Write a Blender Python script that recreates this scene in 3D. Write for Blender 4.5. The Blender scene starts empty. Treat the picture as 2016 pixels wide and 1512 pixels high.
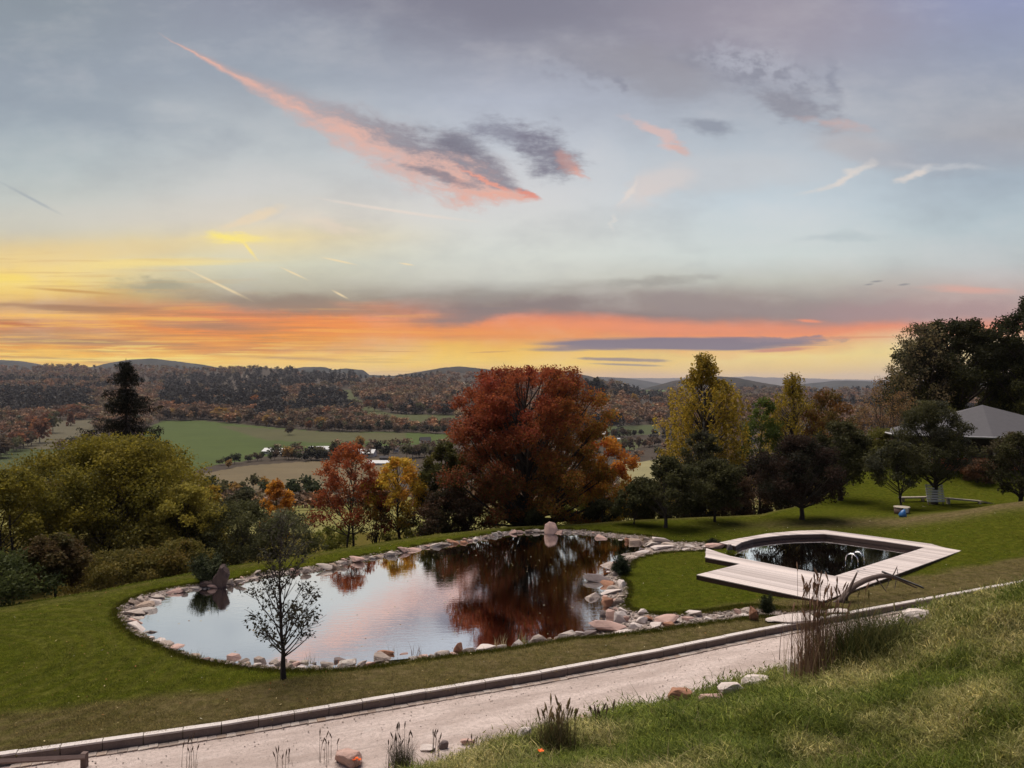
import bpy, math, random
import numpy as np
from mathutils import Vector, noise as mnoise

RNG = np.random.default_rng(7)
random.seed(7)
scene = bpy.context.scene
COL = scene.collection
R = math.radians

# ---------------------------------------------------------------- camera
F, CU, CV, CH = 1500.0, 1008.0, 752.0, 8.0      # focal length, horizon and eye height of the photograph
cam_d = bpy.data.cameras.new('camera'); cam = bpy.data.objects.new('camera', cam_d); COL.objects.link(cam)
cam_d.sensor_width = 36; cam_d.lens = 36*F/2016; cam_d.clip_start = .1; cam_d.clip_end = 60000
cam.location = (0, 0, CH); cam.rotation_euler = (R(90)-math.atan(4/F), 0, 0)
scene.camera = cam
scene.view_settings.view_transform = 'Standard'; scene.view_settings.look = 'None'
scene.view_settings.exposure = 0; scene.view_settings.gamma = 1
try: scene.view_settings.use_curve_mapping = False
except Exception: pass

SUN_E, SUN_ANG, SUN_EL, SUN_AZ = 5.0, 56, 66, -38        # soft lamp added to strengthen the glow of the evening sky; azimuth from +Y, negative = left
sun_d = bpy.data.lights.new('sun', 'SUN'); sun = bpy.data.objects.new('sun', sun_d); COL.objects.link(sun)
sun_d.energy = SUN_E; sun_d.angle = R(SUN_ANG); sun_d.color = (1, .92, .82)
dv = Vector((math.sin(R(SUN_AZ))*math.cos(R(SUN_EL)), math.cos(R(SUN_AZ))*math.cos(R(SUN_EL)), math.sin(R(SUN_EL))))
sun.rotation_euler = (-dv).to_track_quat('-Z', 'Y').to_euler(); sun.location = dv*200

# ---------------------------------------------------------------- node expressions
def lin(c):
    c = [x/255 for x in c[:3]]
    return tuple((x/12.92 if x <= .04045 else ((x+.055)/1.055)**2.4) for x in c) + (1,)
class X:
    nt = None
    def __init__(s, k): s.k = k
    @staticmethod
    def m(op, *a, clamp=False):
        n = X.nt.nodes.new('ShaderNodeMath'); n.operation = op; n.use_clamp = clamp
        for i, v in enumerate(a):
            if isinstance(v, X): X.nt.links.new(v.k, n.inputs[i])
            else: n.inputs[i].default_value = v
        return X(n.outputs[0])
    def __add__(s, o): return X.m('ADD', s, o)
    __radd__ = __add__
    def __sub__(s, o): return X.m('SUBTRACT', s, o)
    def __rsub__(s, o): return X.m('SUBTRACT', o, s)
    def __mul__(s, o): return X.m('MULTIPLY', s, o)
    __rmul__ = __mul__
    def __truediv__(s, o): return X.m('DIVIDE', s, o)
    def __pow__(s, o): return X.m('POWER', s, o)
def xmax(a, b): return X.m('MAXIMUM', a, b)
def xmin(a, b): return X.m('MINIMUM', a, b)
def sat(a): return X.m('ADD', a, 0.0, clamp=True)
def smooth(e0, e1, x):
    n = X.nt.nodes.new('ShaderNodeMapRange'); n.interpolation_type = 'SMOOTHSTEP'
    X.nt.links.new(x.k, n.inputs['Value'])
    for nm, v in (('From Min', e0), ('From Max', e1)): n.inputs[nm].default_value = v
    return X(n.outputs[0])
def vec(x, y, z=0.0):
    n = X.nt.nodes.new('ShaderNodeCombineXYZ')
    for i, v in enumerate((x, y, z)):
        if isinstance(v, X): X.nt.links.new(v.k, n.inputs[i])
        else: n.inputs[i].default_value = v
    return X(n.outputs[0])
def sep(v):
    n = X.nt.nodes.new('ShaderNodeSeparateXYZ'); X.nt.links.new(v.k, n.inputs[0])
    return [X(o) for o in n.outputs]
def nz(v, scale=1.0, detail=3, rough=.55, dist=0.0, lac=2.0):
    n = X.nt.nodes.new('ShaderNodeTexNoise')
    if v is not None: X.nt.links.new(v.k, n.inputs['Vector'])
    n.inputs['Scale'].default_value = scale; n.inputs['Detail'].default_value = detail
    n.inputs['Roughness'].default_value = rough; n.inputs['Distortion'].default_value = dist
    n.inputs['Lacunarity'].default_value = lac
    return X(n.outputs['Fac'])
def vor(v, scale=1.0, feature='F1', rnd=1.0, out='Distance'):
    n = X.nt.nodes.new('ShaderNodeTexVoronoi'); n.feature = feature
    if v is not None: X.nt.links.new(v.k, n.inputs['Vector'])
    n.inputs['Scale'].default_value = scale; n.inputs['Randomness'].default_value = rnd
    return X(n.outputs[out])
def mixc(f, a, b, mode='MIX'):
    n = X.nt.nodes.new('ShaderNodeMix'); n.data_type = 'RGBA'; n.blend_type = mode
    for v, i in ((f, 0), (a, 6), (b, 7)):
        if isinstance(v, X): X.nt.links.new(v.k, n.inputs[i])
        else: n.inputs[i].default_value = v
    return X(n.outputs[2])
def ramp(f, stops, interp='LINEAR'):
    n = X.nt.nodes.new('ShaderNodeValToRGB'); n.color_ramp.interpolation = interp
    X.nt.links.new(f.k, n.inputs[0]); e = n.color_ramp.elements
    while len(e) > 1: e.remove(e[-1])
    e[0].position = stops[0][0]; e[0].color = stops[0][1]
    for p, c in stops[1:]:
        k = e.new(p); k.color = c
    return X(n.outputs[0])
def tex(kind='Object'):
    n = X.nt.nodes.new('ShaderNodeTexCoord'); return X(n.outputs[kind])
def wpos():
    n = X.nt.nodes.new('ShaderNodeNewGeometry'); return X(n.outputs['Position'])
def attr(name, kind='GEOMETRY'):
    n = X.nt.nodes.new('ShaderNodeAttribute'); n.attribute_name = name; n.attribute_type = kind
    return X(n.outputs['Color'])
def scalev(v, s):
    n = X.nt.nodes.new('ShaderNodeVectorMath'); n.operation = 'MULTIPLY'
    X.nt.links.new(v.k, n.inputs[0]); n.inputs[1].default_value = s if isinstance(s, tuple) else (s, s, s)
    return X(n.outputs[0])

# ---------------------------------------------------------------- the evening sky
world = bpy.data.worlds.new('World'); world.use_nodes = True
X.nt = world.node_tree; X.nt.nodes.clear()
dx, dy, dz = sep(tex('Generated'))
dy = xmax(dy, .4)
U = dx/dy*F + CU; V = CV - dz/dy*F               # direction on the sky; west is ahead
P = vec(U*.001, V*.001)
Pst = vec(U*.001, V*.006)                        # streaked along the horizon
wa = nz(vec(U*.0016, V*.005), 1, 5, .6) - .5
wb = nz(vec(U*.004+7, V*.016), 1, 5, .6) - .5
low = smooth(430, 640, V)
Vw = V + wa*(low*52.0+25.0) + wb*(low*26.0+8.0)
def stops(rows): return [((v+600)/1400, lin(c)) for v, c in rows]
C0 = [(-600,(84,98,130)),(-200,(118,130,152)),(0,(140,150,160)),(150,(150,160,172)),(250,(165,176,184)),(330,(180,190,192)),(400,(196,200,194)),(450,(207,202,182)),(490,(226,204,155)),(525,(244,213,134)),(560,(249,216,116)),(590,(236,192,105)),(605,(200,156,108)),(625,(238,180,98)),(643,(214,138,78)),(658,(196,148,102)),(680,(236,160,62)),(700,(255,196,66)),(760,(255,206,88))]
C1 = [(-600,(84,96,128)),(-200,(118,126,148)),(0,(145,150,165)),(150,(158,167,179)),(300,(190,196,199)),(380,(206,206,202)),(430,(222,213,197)),(470,(233,215,168)),(520,(214,212,188)),(560,(190,185,165)),(588,(164,148,128)),(612,(232,140,88)),(640,(242,142,60)),(665,(236,150,58)),(690,(226,150,70)),(705,(255,204,84)),(760,(254,208,100))]
C2 = [(-600,(82,90,122)),(-200,(110,115,136)),(0,(134,135,150)),(100,(150,152,166)),(200,(178,184,198)),(300,(195,200,208)),(400,(212,212,212)),(500,(216,219,211)),(550,(206,206,196)),(585,(158,150,142)),(615,(142,126,122)),(632,(222,136,104)),(650,(238,146,92)),(668,(234,160,92)),(690,(243,190,85)),(720,(254,212,98)),(745,(250,194,108))]
C3 = [(-600,(86,92,124)),(-200,(120,120,140)),(0,(153,150,165)),(100,(160,159,173)),(200,(166,172,184)),(300,(181,191,201)),(400,(196,208,215)),(500,(206,214,211)),(550,(191,191,181)),(580,(166,156,149)),(615,(152,132,128)),(640,(226,142,110)),(655,(240,150,104)),(672,(238,182,118)),(690,(246,217,137)),(720,(250,212,118)),(748,(228,188,152))]
C4 = [(-600,(84,96,134)),(-200,(116,126,160)),(0,(146,153,184)),(100,(151,159,180)),(200,(160,166,178)),(270,(166,167,174)),(350,(169,183,195)),(450,(181,195,201)),(520,(191,196,196)),(570,(191,172,166)),(620,(181,151,148)),(645,(230,142,110)),(665,(226,206,166)),(700,(236,212,142)),(745,(216,191,161))]
fV = (Vw+600.0)/1400.0
sky = ramp(fV, stops(C0))
Uw = U + wa*160.0
for a, b, C in ((60, 480, C1), (520, 1000, C2), (1000, 1500, C3), (1520, 2000, C4)):
    sky = mixc(smooth(a, b, Uw), sky, ramp(fV, stops(C)))
nf = nz(vec(U*.008, V*.02), 1, 6, .68)           # fine cloud grain
ng = nz(vec(U*.0035+3, V*.0075), 1, 6, .62)
ns = nz(vec(U*.0022+5, V*.045), 1, 5, .6)         # thin level streaks
sky = mixc(sat((ng-.5)*1.6*.5+.0), sky, lin((232,226,224)))
sky = mixc(sat((.5-ng)*.9), sky, lin((120,124,140)))
UVn = vec(U, V)
def _vm(op, a, b, c=None):
    n = X.nt.nodes.new('ShaderNodeVectorMath'); n.operation = op
    for i, v in enumerate((a, b, c)):
        if v is None: continue
        if isinstance(v, X): X.nt.links.new(v.k, n.inputs[i])
        else: n.inputs[i].default_value = v
    return n
def _warp(vv, amp, det=5, rough=.6):
    n = X.nt.nodes.new('ShaderNodeTexNoise'); X.nt.links.new(vv.k, n.inputs['Vector'])
    n.inputs['Scale'].default_value = 1; n.inputs['Detail'].default_value = det; n.inputs['Roughness'].default_value = rough
    m = _vm('SUBTRACT', X(n.outputs['Color']), (.5, .5, .5))
    return X(_vm('MULTIPLY_ADD', X(m.outputs[0]), amp, UVn).outputs[0])
UV1 = _warp(vec(U*.0065+2, V*.016), (110, 50, 0), 6, .66)
UV2 = _warp(vec(U*.004+9, V*.03), (160, 16, 0), 5, .6)
def blob(cu, cv, ru, rv, ang=0., nk=.9, soft=.8, n=None, bend=0.):
    thin = rv < 7
    mp = X.nt.nodes.new('ShaderNodeMapping'); mp.vector_type = 'TEXTURE'
    X.nt.links.new((UVn if (thin or soft < .6) else UV2 if n is ns else UV1).k, mp.inputs[0])
    mp.inputs[1].default_value = (cu, cv, 0); mp.inputs[2].default_value = (0, 0, R(ang)); mp.inputs[3].default_value = (ru, rv, 1)
    v = X(mp.outputs[0])
    if bend:
        x, y, _ = sep(v); v = vec(x, y + x*x*bend)
    r = X(_vm('LENGTH', v, None).outputs['Value'])
    r = X.m('MULTIPLY_ADD', n or nf, nk*1.6, r)
    q = X.nt.nodes.new('ShaderNodeMapRange'); q.interpolation_type = 'SMOOTHSTEP'
    X.nt.links.new(r.k, q.inputs['Value'])
    q.inputs['From Min'].default_value = 1.0 + nk*.8; q.inputs['From Max'].default_value = 1.0 - soft + nk*.8
    return X(q.outputs[0])
def paint(mask, col, k=1.):
    global sky
    nd = mask.k.node
    if nd.type == 'MAP_RANGE': nd.inputs['To Max'].default_value = k
    else: mask = mask*k
    sky = mixc(mask, sky, lin(col))
# broad soft masses
paint(blob(950, -20, 700, 150, 6, .7, .9, ng), (128,127,142), .75)
paint(blob(1500, 30, 420, 120, 0, .7, .9, ng), (158,150,162), .5)
paint(blob(150, 220, 420, 60, 8, .9, .9, ng), (146,157,170), .5)
paint(blob(300, 420, 600, 60, -3, .8, .9, ng), (208,205,198), .4)
paint(blob(1260, 130, 260, 70, 14, 1.0, .9, ng), (150,148,156), .6)
paint(blob(1480, 155, 200, 66, 22, 1.5, .95), (140,142,156), .55)
paint(blob(1570, 215, 120, 34, 22, 1.3, .9), (140,140,151), .7)
paint(blob(1400, 250, 95, 22, 5, 1.2, .8), (140,146,160), .8)
paint(blob(1640, 165, 22, 60, -5, 1.0, .9), (134,138,154), .6)
paint(blob(1640, 245, 90, 14, 10, 1.2, .9), (205,170,162), .55)
paint(blob(1680, 290, 150, 40, 8, 1.2, .9, ng), (186,180,182), .6)
paint(blob(1900, 300, 260, 42, -3, 1.1, .9, ng), (160,164,176), .6)
paint(blob(1215, 170, 34, 14, 45, 1.1, .9), (140,142,156), .7)
paint(blob(1150, 110, 120, 36, 20, 1.3, .9), (148,148,160), .5)
nm = nz(vec(U*.028+V*.006, V*.040-U*.008), 1, 5, .62)
paint(blob(1500, 150, 210, 80, 20, .9, .95)*smooth(.42, .66, nm), (134,136,150), .5)
paint(blob(1480, 130, 160, 60, 20, .9, .95)*smooth(.60, .38, nm), (186,188,200), .5)
paint(blob(1120, 130, 160, 60, 15, .9, .95, ng)*smooth(.45, .62, nm), (140,142,156), .5)
# wisps right
paint(blob(1650, 352, 100, 12, -26, .9, .9, bend=.45), (224,214,206), .85)
paint(blob(1800, 340, 48, 13, -28, 1.0, .9), (222,212,205), .85)
paint(blob(1850, 328, 120, 10, 3, 1.0, .9), (200,202,206), .5)
paint(blob(1285, 365, 90, 42, -22, 1.1, .9, ng), (220,206,200), .7)
paint(blob(1240, 375, 46, 8, -50, .9, .9), (228,216,208), .7)
paint(blob(1207, 435, 6, 28, 0, .8, .9), (222,218,212), .6)
paint(blob(1450, 330, 300, 60, 0, 1.2, .9, ng), (206,206,208), .45)
paint(blob(1640, 470, 160, 16, -3, .9, .9, ng), (176,188,192), .55)
# the long pink streak
Lc, Ls = math.cos(R(23.6)), math.sin(R(23.6))
lp = ((U-315.0)*Lc + (V-68.0)*Ls)/812.0
lq = (V-68.0)*Lc - (U-315.0)*Ls
lq = lq + (lp-.5)*(lp-.5)*62.0 - 15.5 + wb*14.0 + (nf-.5)*14.0
lq = lq + wa*10.0
lf = nz(vec(lp*11.0, lq*.03+lp*3.0), 1, 6, .7) - .5
fc = X.nt.nodes.new('ShaderNodeFloatCurve'); X.nt.links.new(lp.k, fc.inputs['Value']); cm = fc.mapping.curves[0]
cm.points[0].location = (0, .01); cm.points[1].location = (1, .05)
for a_, b_ in ((.15, .06), (.3, .17), (.5, .33), (.68, .46), (.82, .50), (.93, .22)): cm.points.new(a_, b_)
fc.mapping.update()
hw = X(fc.outputs[0])*100.0
inl = smooth(-.02, .06, lp+lf*.05)*smooth(1.02, .95, lp+lf*.06)
rq = lq/hw + lf*2.6
paint(smooth(1.7, .0, X.m('ABSOLUTE', rq))*inl, (176,164,168), .75)
paint(smooth(-1.3, -.2, rq)*smooth(.5, -.6, rq)*inl*smooth(.3, .75, lp), (118,115,130), .8)
paint(smooth(-.6, .5, rq)*smooth(1.7, .2, rq)*inl*sat(nf*3.2-.75), (230,180,164), .9)
paint(smooth(.1, .8, rq)*smooth(1.3, .7, rq)*inl*smooth(.6, .95, lp), (238,166,142), .6)
paint(blob(905, 290, 120, 32, 22, 1.4, .9), (114,112,127), .8)
paint(blob(860, 345, 105, 11, 16, 1.3, .8), (128,126,138), .8)
paint(blob(940, 350, 95, 7, 24, 1.4, .8), (240,160,138), .75)
paint(blob(1040, 386, 34, 8, 22, 1.1, .8), (228,146,128), .9)
paint(blob(1000, 262, 95, 40, 8, 1.6, .9), (130,130,146), .8)
paint(blob(1080, 295, 112, 58, 34, 1.6, .95), (120,117,133), .9)
paint(blob(1120, 318, 70, 20, 40, 2.0, .9), (196,150,142), .65)
paint(blob(1150, 345, 22, 9, 30, 1.1, .8), (224,164,148), .6)
paint(blob(1290, 268, 76, 16, 32, 1.8, .8), (222,186,178), .7)
paint(blob(1340, 290, 40, 10, 22, 1.2, .8), (216,176,166), .7)
# warm left part
paint(blob(120, 505, 330, 40, -4, 1.3, .95, ng), (240,212,150), .5)
paint(blob(470, 470, 120, 13, 2, 1.1, .9), (250,228,140), .85)
paint(blob(440, 464, 60, 11, 14, .9, .9), (253,232,128), .8)
paint(blob(490, 490, 36, 5, 52, .7, .9), (252,228,140), .9)
paint(blob(500, 430, 100, 12, -16, 1.1, .9), (236,214,180), .7)
paint(blob(650, 440, 90, 20, 18, 1.3, .9), (234,216,196), .5)
paint(blob(20, 548, 90, 14, 4, .9, .9, ns), (252,222,108), .7)
paint(blob(300, 520, 260, 14, -2, 1.2, .9, ns), (248,222,140), .7)
for cu, cv, l, w, an in ((770,414,200,4,8.5),(578,538,38,2,25),(430,560,100,3,26),(668,514,46,2,12),(800,520,20,1.5,9),(670,580,22,2,28),(60,390,90,4,28)):
    paint(blob(cu, cv, l, w+1.2, an, .5, .9, bend=.8 if l > 150 else 0), (246,222,176) if cv > 430 else ((232,218,206) if cu > 200 else (164,172,178)), .75)
# grey bars low in the sky
paint(blob(300, 562, 130, 17, 2, 1.1, .9), (160,156,136), .75)
paint(blob(600, 600, 300, 26, 6, .9, .9, ng), (150,132,118), .85)
paint(blob(430, 640, 200, 17, 3, .8, .9, ns), (160,128,108), .75)
paint(blob(1000, 612, 330, 24, -6, .9, .8, ng), (140,126,124), .9)
paint(blob(1280, 556, 170, 14, -3, 1.1, .9, ng), (160,156,150), .7)
paint(blob(1450, 606, 380, 30, 4, 1.0, .9, ng), (152,138,136), .7)
paint(blob(1780, 615, 300, 32, -2, .8, .9, ng), (170,142,142), .7)
paint(blob(1900, 570, 120, 12, 2, 1.0, .9, ns), (226,168,152), .6)
paint(blob(150, 605, 330, 9, 2, 1.2, .9, ns), (158,118,92), .75)
paint(blob(20, 636, 80, 9, 4, .8, .9, ns), (190,104,60), .8)
paint(blob(100, 672, 300, 10, 2, 1.0, .9, ns), (178,136,102), .7)
paint(blob(130, 572, 120, 4, 4, 1.0, .9, ns), (198,146,80), .7)
paint(blob(820, 652, 520, 22, 2, .9, .9, ns), (240,146,74), .6)
paint(blob(1300, 645, 440, 14, 1, .9, .9, ns), (240,150,108), .6)
paint(blob(1590, 632, 38, 5, 3, 1.0, .9), (246,150,110), .8)
paint(blob(520, 703, 200, 6, 2, 1.1, .9, ns), (186,136,96), .85)
paint(blob(250, 706, 260, 4, 0, 1.3, .9, ns), (255,224,120), .85)
paint(blob(130, 690, 240, 4, 0, 1.4, .9, ns), (255,206,96), .7)
paint(blob(480, 697, 110, 2.5, 1, .9, .9, ns), (255,220,120), .8)
paint(blob(770, 692, 90, 2, 0, .8, .9), (214,150,86), .8)
paint(blob(960, 693, 60, 2.4, -2, 1.2, .9), (210,150,92), .8)
paint(blob(1330, 676, 320, 17, .4, 1.0, .45, ns), (130,121,134), .97)
paint(blob(1190, 682, 170, 9, -2, .9, .6, ns), (136,124,134), .9)
paint(blob(1540, 672, 130, 8, 1, 1.2, .6), (146,130,138), .85)
paint(blob(1530, 689, 85, 5.5, -3, .8, .6), (206,142,120), .9)
paint(blob(1700, 664, 130, 3, -1, .8, .8), (222,150,110), .7)
paint(blob(1225, 708, 105, 5, 1.5, .8, .5), (150,134,130), .9)
paint(blob(1232, 718, 85, 3, 2, .7, .6), (150,134,130), .85)
for cu, cv, l in ((1725,554,18),(1780,560,16),(1710,560,14)):
    paint(blob(cu, cv, l, 3, -6, 1.0, .8), (140,140,142), .75)
paint(smooth(690, 742, V)*smooth(1000, 1500, U), (226,184,150), .35)
lowl = smooth(585, 625, V)*smooth(1150, 300, U)
sf = nz(vec(U*.0032+11, V*.085), 1, 5, .62)
paint(lowl*smooth(.50, .64, sf), (166,122,86), .55)
paint(lowl*smooth(.50, .36, sf), (252,196,84), .55)
paint(smooth(655, 690, V)*smooth(900, 200, U)*smooth(.52, .60, nz(vec(U*.006+2, V*.16), 1, 4, .6)), (255,226,120), .6)
paint(smooth(480, 520, V)*smooth(600, 560, V)*smooth(700, 100, U)*smooth(.5, .66, sf), (214,172,112), .45)
bg = X.nt.nodes.new('ShaderNodeBackground'); X.nt.links.new(sky.k, bg.inputs[0]); bg.inputs[1].default_value = 1.0
scene.world = world
wo = X.nt.nodes.new('ShaderNodeOutputWorld'); X.nt.links.new(bg.outputs[0], wo.inputs[0])
try: world.cycles.sampling_method = 'MANUAL'; world.cycles.sample_map_resolution = 512
except Exception: pass
# ================================================================ helpers for geometry
def at(u, v, z=0.): Y = (CH-z)*F/(v-CV); return ((u-CU)/F*Y, Y, z)
def atY(u, v, Y): return ((u-CU)/F*Y, Y, CH-(v-CV)/F*Y)
def mesh(name, V, faces, colors=None, smooth_=False, uv=None):
    me = bpy.data.meshes.new(name); V = np.asarray(V, np.float32).reshape(-1, 3)
    me.vertices.add(len(V)); me.vertices.foreach_set('co', V.ravel())
    if isinstance(faces, np.ndarray): faces = [faces]
    fl = [np.asarray(f, np.int32) for f in faces if len(f)]
    idx = np.concatenate([f.ravel() for f in fl]); cnt = np.concatenate([np.full(len(f), f.shape[1], np.int32) for f in fl])
    st = np.concatenate([[0], np.cumsum(cnt)[:-1]]).astype(np.int32)
    me.loops.add(len(idx)); me.loops.foreach_set('vertex_index', idx)
    me.polygons.add(len(cnt)); me.polygons.foreach_set('loop_start', st)
    try: me.polygons.foreach_set('loop_total', cnt)
    except Exception: pass
    me.update(calc_edges=True)
    if colors is not None:
        a = me.color_attributes.new('col', 'FLOAT_COLOR', 'POINT'); c = np.ones((len(V), 4), np.float32); c[:, :3] = colors
        a.data.foreach_set('color', c.ravel())
    me.polygons.foreach_set('use_smooth', np.full(len(cnt), bool(smooth_)))
    return me
def tag(o, label=None, cat=None, group=None, kind=None):
    for k, v in (('label', label), ('category', cat), ('group', group), ('kind', kind)):
        if v: o[k] = v
    return o
def obj(name, me, mat=None, parent=None, loc=None, **kw):
    o = bpy.data.objects.new(name, me); COL.objects.link(o)
    if mat is not None and not me.materials: me.materials.append(mat)
    if parent is not None: o.parent = parent
    if loc is not None: o.location = loc
    return tag(o, **kw)
def thing(name, loc, label, cat, group=None, rz=0.):
    o = bpy.data.objects.new(name, None); COL.objects.link(o); o.location = loc; o.rotation_euler.z = rz
    o.empty_display_size = .2
    return tag(o, label, cat, group)
class G:
    """collects verts / faces / colours"""
    def __init__(s): s.V = []; s.T = []; s.Q = []; s.C = []; s.n = 0
    def add(s, V, T=None, Q=None, C=(1, 1, 1)):
        V = np.asarray(V, float).reshape(-1, 3); s.V.append(V)
        if T is not None and len(T): s.T.append(np.asarray(T)+s.n)
        if Q is not None and len(Q): s.Q.append(np.asarray(Q)+s.n)
        c = np.asarray(C, float); s.C.append(np.broadcast_to(c, V.shape) if c.ndim == 1 else c); s.n += len(V)
    def box(s, c, d, M=None, C=(1, 1, 1)):
        V = np.array([[x, y, z] for x in (-.5, .5) for y in (-.5, .5) for z in (-.5, .5)])*np.array(d)
        if M is not None: V = V @ np.array(M).T
        s.add(V+np.array(c), None, [[0,1,3,2],[4,6,7,5],[0,4,5,1],[2,3,7,6],[0,2,6,4],[1,5,7,3]], C)
    def prism(s, poly, z0, z1, C=(1, 1, 1)):
        """convex polygon extruded"""
        n = len(poly); V = [(p[0], p[1], z0) for p in poly]+[(p[0], p[1], z1) for p in poly]
        Q = [[i, (i+1) % n, n+(i+1) % n, n+i] for i in range(n)]
        T = [[n, n+i, n+i+1] for i in range(1, n-1)] + [[0, i+1, i] for i in range(1, n-1)]
        s.add(V, T, Q, C)
    def tube(s, pts, rad, k=6, C=(1, 1, 1), cap=False, rough=0.):
        pts = np.asarray(pts, float); n = len(pts); rad = np.broadcast_to(np.asarray(rad, float), (n,))
        d = np.gradient(pts, axis=0); d /= np.linalg.norm(d, axis=1)[:, None]+1e-9
        ref = np.array([0, 0, 1.]) if abs(d[:, 2]).mean() < .8 else np.array([1., 0, 0])
        a = np.cross(d, ref); a /= np.linalg.norm(a, axis=1)[:, None]+1e-9; b = np.cross(d, a)
        t = np.linspace(0, 2*np.pi, k, endpoint=False)
        rr = rad[:, None]*(1+rough*RNG.normal(size=(n, k)))
        V = pts[:, None]+(a[:, None]*np.cos(t)[None, :, None]+b[:, None]*np.sin(t)[None, :, None])*rr[..., None]
        i = np.arange(n-1)[:, None]*k; j = np.arange(k)[None]; jn = (j+1) % k
        Q = np.stack([i+j, i+jn, i+k+jn, i+k+j], -1).reshape(-1, 4)
        V = V.reshape(-1, 3); T = None
        if cap:
            V = np.vstack([V, pts[0], pts[-1]]); m = n*k
            T = [[m, (q+1) % k, q] for q in range(k)]+[[m+1, (n-1)*k+q, (n-1)*k+(q+1) % k] for q in range(k)]
        s.add(V, T, Q, C)
    def me(s, name, smooth_=False):
        fs = []
        if s.Q: fs.append(np.concatenate(s.Q))
        if s.T: fs.append(np.concatenate(s.T))
        return mesh(name, np.concatenate(s.V), fs, np.concatenate(s.C), smooth_)
def catmull(pts, n=8, closed=True):
    P = np.asarray(pts, float); m = len(P); out = []
    for i in range(m if closed else m-1):
        if closed: a, b, c, d = P[(i-1) % m], P[i], P[(i+1) % m], P[(i+2) % m]
        else: a, b, c, d = P[max(i-1, 0)], P[i], P[i+1], P[min(i+2, m-1)]
        for t in np.arange(n)/n:
            out.append(.5*((2*b)+(c-a)*t+(2*a-5*b+4*c-d)*t*t+(3*b-a-3*c+d)*t**3))
    if not closed: out.append(P[-1])
    return np.array(out)
def inside(px, py, poly):
    """even-odd, vectorised"""
    px = np.asarray(px, float); py = np.asarray(py, float); r = np.zeros(px.shape, bool); n = len(poly)
    for i in range(n):
        x0, y0 = poly[i][:2]; x1, y1 = poly[(i+1) % n][:2]
        if y0 == y1: continue
        c = ((y0 > py) != (y1 > py)) & (px < (x1-x0)*(py-y0)/(y1-y0)+x0); r ^= c
    return r
def sdist(px, py, poly, closed=True):
    px = np.asarray(px, float); py = np.asarray(py, float); d = np.full(px.shape, 1e9); n = len(poly)
    for i in range(n if closed else n-1):
        x0, y0 = poly[i][:2]; x1, y1 = poly[(i+1) % n][:2]; ex, ey = x1-x0, y1-y0
        t = np.clip(((px-x0)*ex+(py-y0)*ey)/(ex*ex+ey*ey+1e-12), 0, 1)
        d = np.minimum(d, (px-x0-t*ex)**2+(py-y0-t*ey)**2)
    d = np.sqrt(d)
    return np.where(inside(px, py, poly), -d, d) if closed else d
_PN = np.random.default_rng(3).random((256, 256))
def vn(x, y, sc=1., seed=0, octv=1):
    """value noise in -1..1"""
    x = np.asarray(x, float)*sc+seed*17.3; y = np.asarray(y, float)*sc+seed*9.1; out = 0; amp = 1.; tot = 0
    for o in range(octv):
        xi = np.floor(x).astype(int); yi = np.floor(y).astype(int); fx = x-xi; fy = y-yi
        fx = fx*fx*(3-2*fx); fy = fy*fy*(3-2*fy); g = lambda a, b: _PN[a % 256, b % 256]
        v = (g(xi, yi)*(1-fx)+g(xi+1, yi)*fx)*(1-fy)+(g(xi, yi+1)*(1-fx)+g(xi+1, yi+1)*fx)*fy
        out = out+v*amp; tot += amp; amp *= .5; x = x*2.03+5; y = y*2.03+11
    return (out/tot)*2-1
def sm(e0, e1, x): t = np.clip((x-e0)/(e1-e0), 0, 1); return t*t*(3-2*t)

# ---------------------------------------------------------------- materials
def material(name, build, rough=.8, spec=.3):
    m = bpy.data.materials.new(name); m.use_nodes = True; X.nt = m.node_tree; b = X.nt.nodes['Principled BSDF']
    b.inputs['Roughness'].default_value = rough; b.inputs['Specular IOR Level'].default_value = spec
    build(b); return m
def setc(b, c, inp='Base Color'):
    if isinstance(c, X): X.nt.links.new(c.k, b.inputs[inp])
    else: b.inputs[inp].default_value = c
def bump(b, h, strength=.5, dist=.02):
    n = X.nt.nodes.new('ShaderNodeBump'); n.inputs['Strength'].default_value = strength; n.inputs['Distance'].default_value = dist
    X.nt.links.new(h.k, n.inputs['Height']); X.nt.links.new(n.outputs[0], b.inputs['Normal'])
def c3(r, g, b_): return (r, g, b_, 1)

def leafmat(name, trans=.3, rough=.6, a='GEOMETRY'):
    m = bpy.data.materials.new(name); m.use_nodes = True; X.nt = m.node_tree; b = X.nt.nodes['Principled BSDF']
    c = attr('col') if a == 'GEOMETRY' else mixc(1.0, attr('col'), attr('tint', 'INSTANCER'), 'MULTIPLY'); setc(b, c); b.inputs['Roughness'].default_value = rough; b.inputs['Specular IOR Level'].default_value = .08
    t = X.nt.nodes.new('ShaderNodeBsdfTranslucent'); X.nt.links.new(c.k, t.inputs[0])
    mx = X.nt.nodes.new('ShaderNodeMixShader'); mx.inputs[0].default_value = trans
    X.nt.links.new(b.outputs[0], mx.inputs[1]); X.nt.links.new(t.outputs[0], mx.inputs[2])
    X.nt.links.new(mx.outputs[0], X.nt.nodes['Material Output'].inputs[0]); return m
M = {}
M['leaf'] = leafmat('leaf', .42)
M['needle'] = leafmat('needle', .12)
M['grass'] = leafmat('grass_blade', .3)
M['turf'] = leafmat('turf_blade', .3, a='INSTANCER')
M['far_leaf'] = leafmat('far_foliage', .15, a='INSTANCER')
def _b(b):
    n = nz(scalev(wpos(), (6, 6, 1.2)), 4, 4); c = mixc(n, c3(.016, .012, .010), c3(.075, .058, .045)); setc(b, mixc(.6, attr('col'), c, 'MULTIPLY')); bump(b, n, .6, .02)
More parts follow.
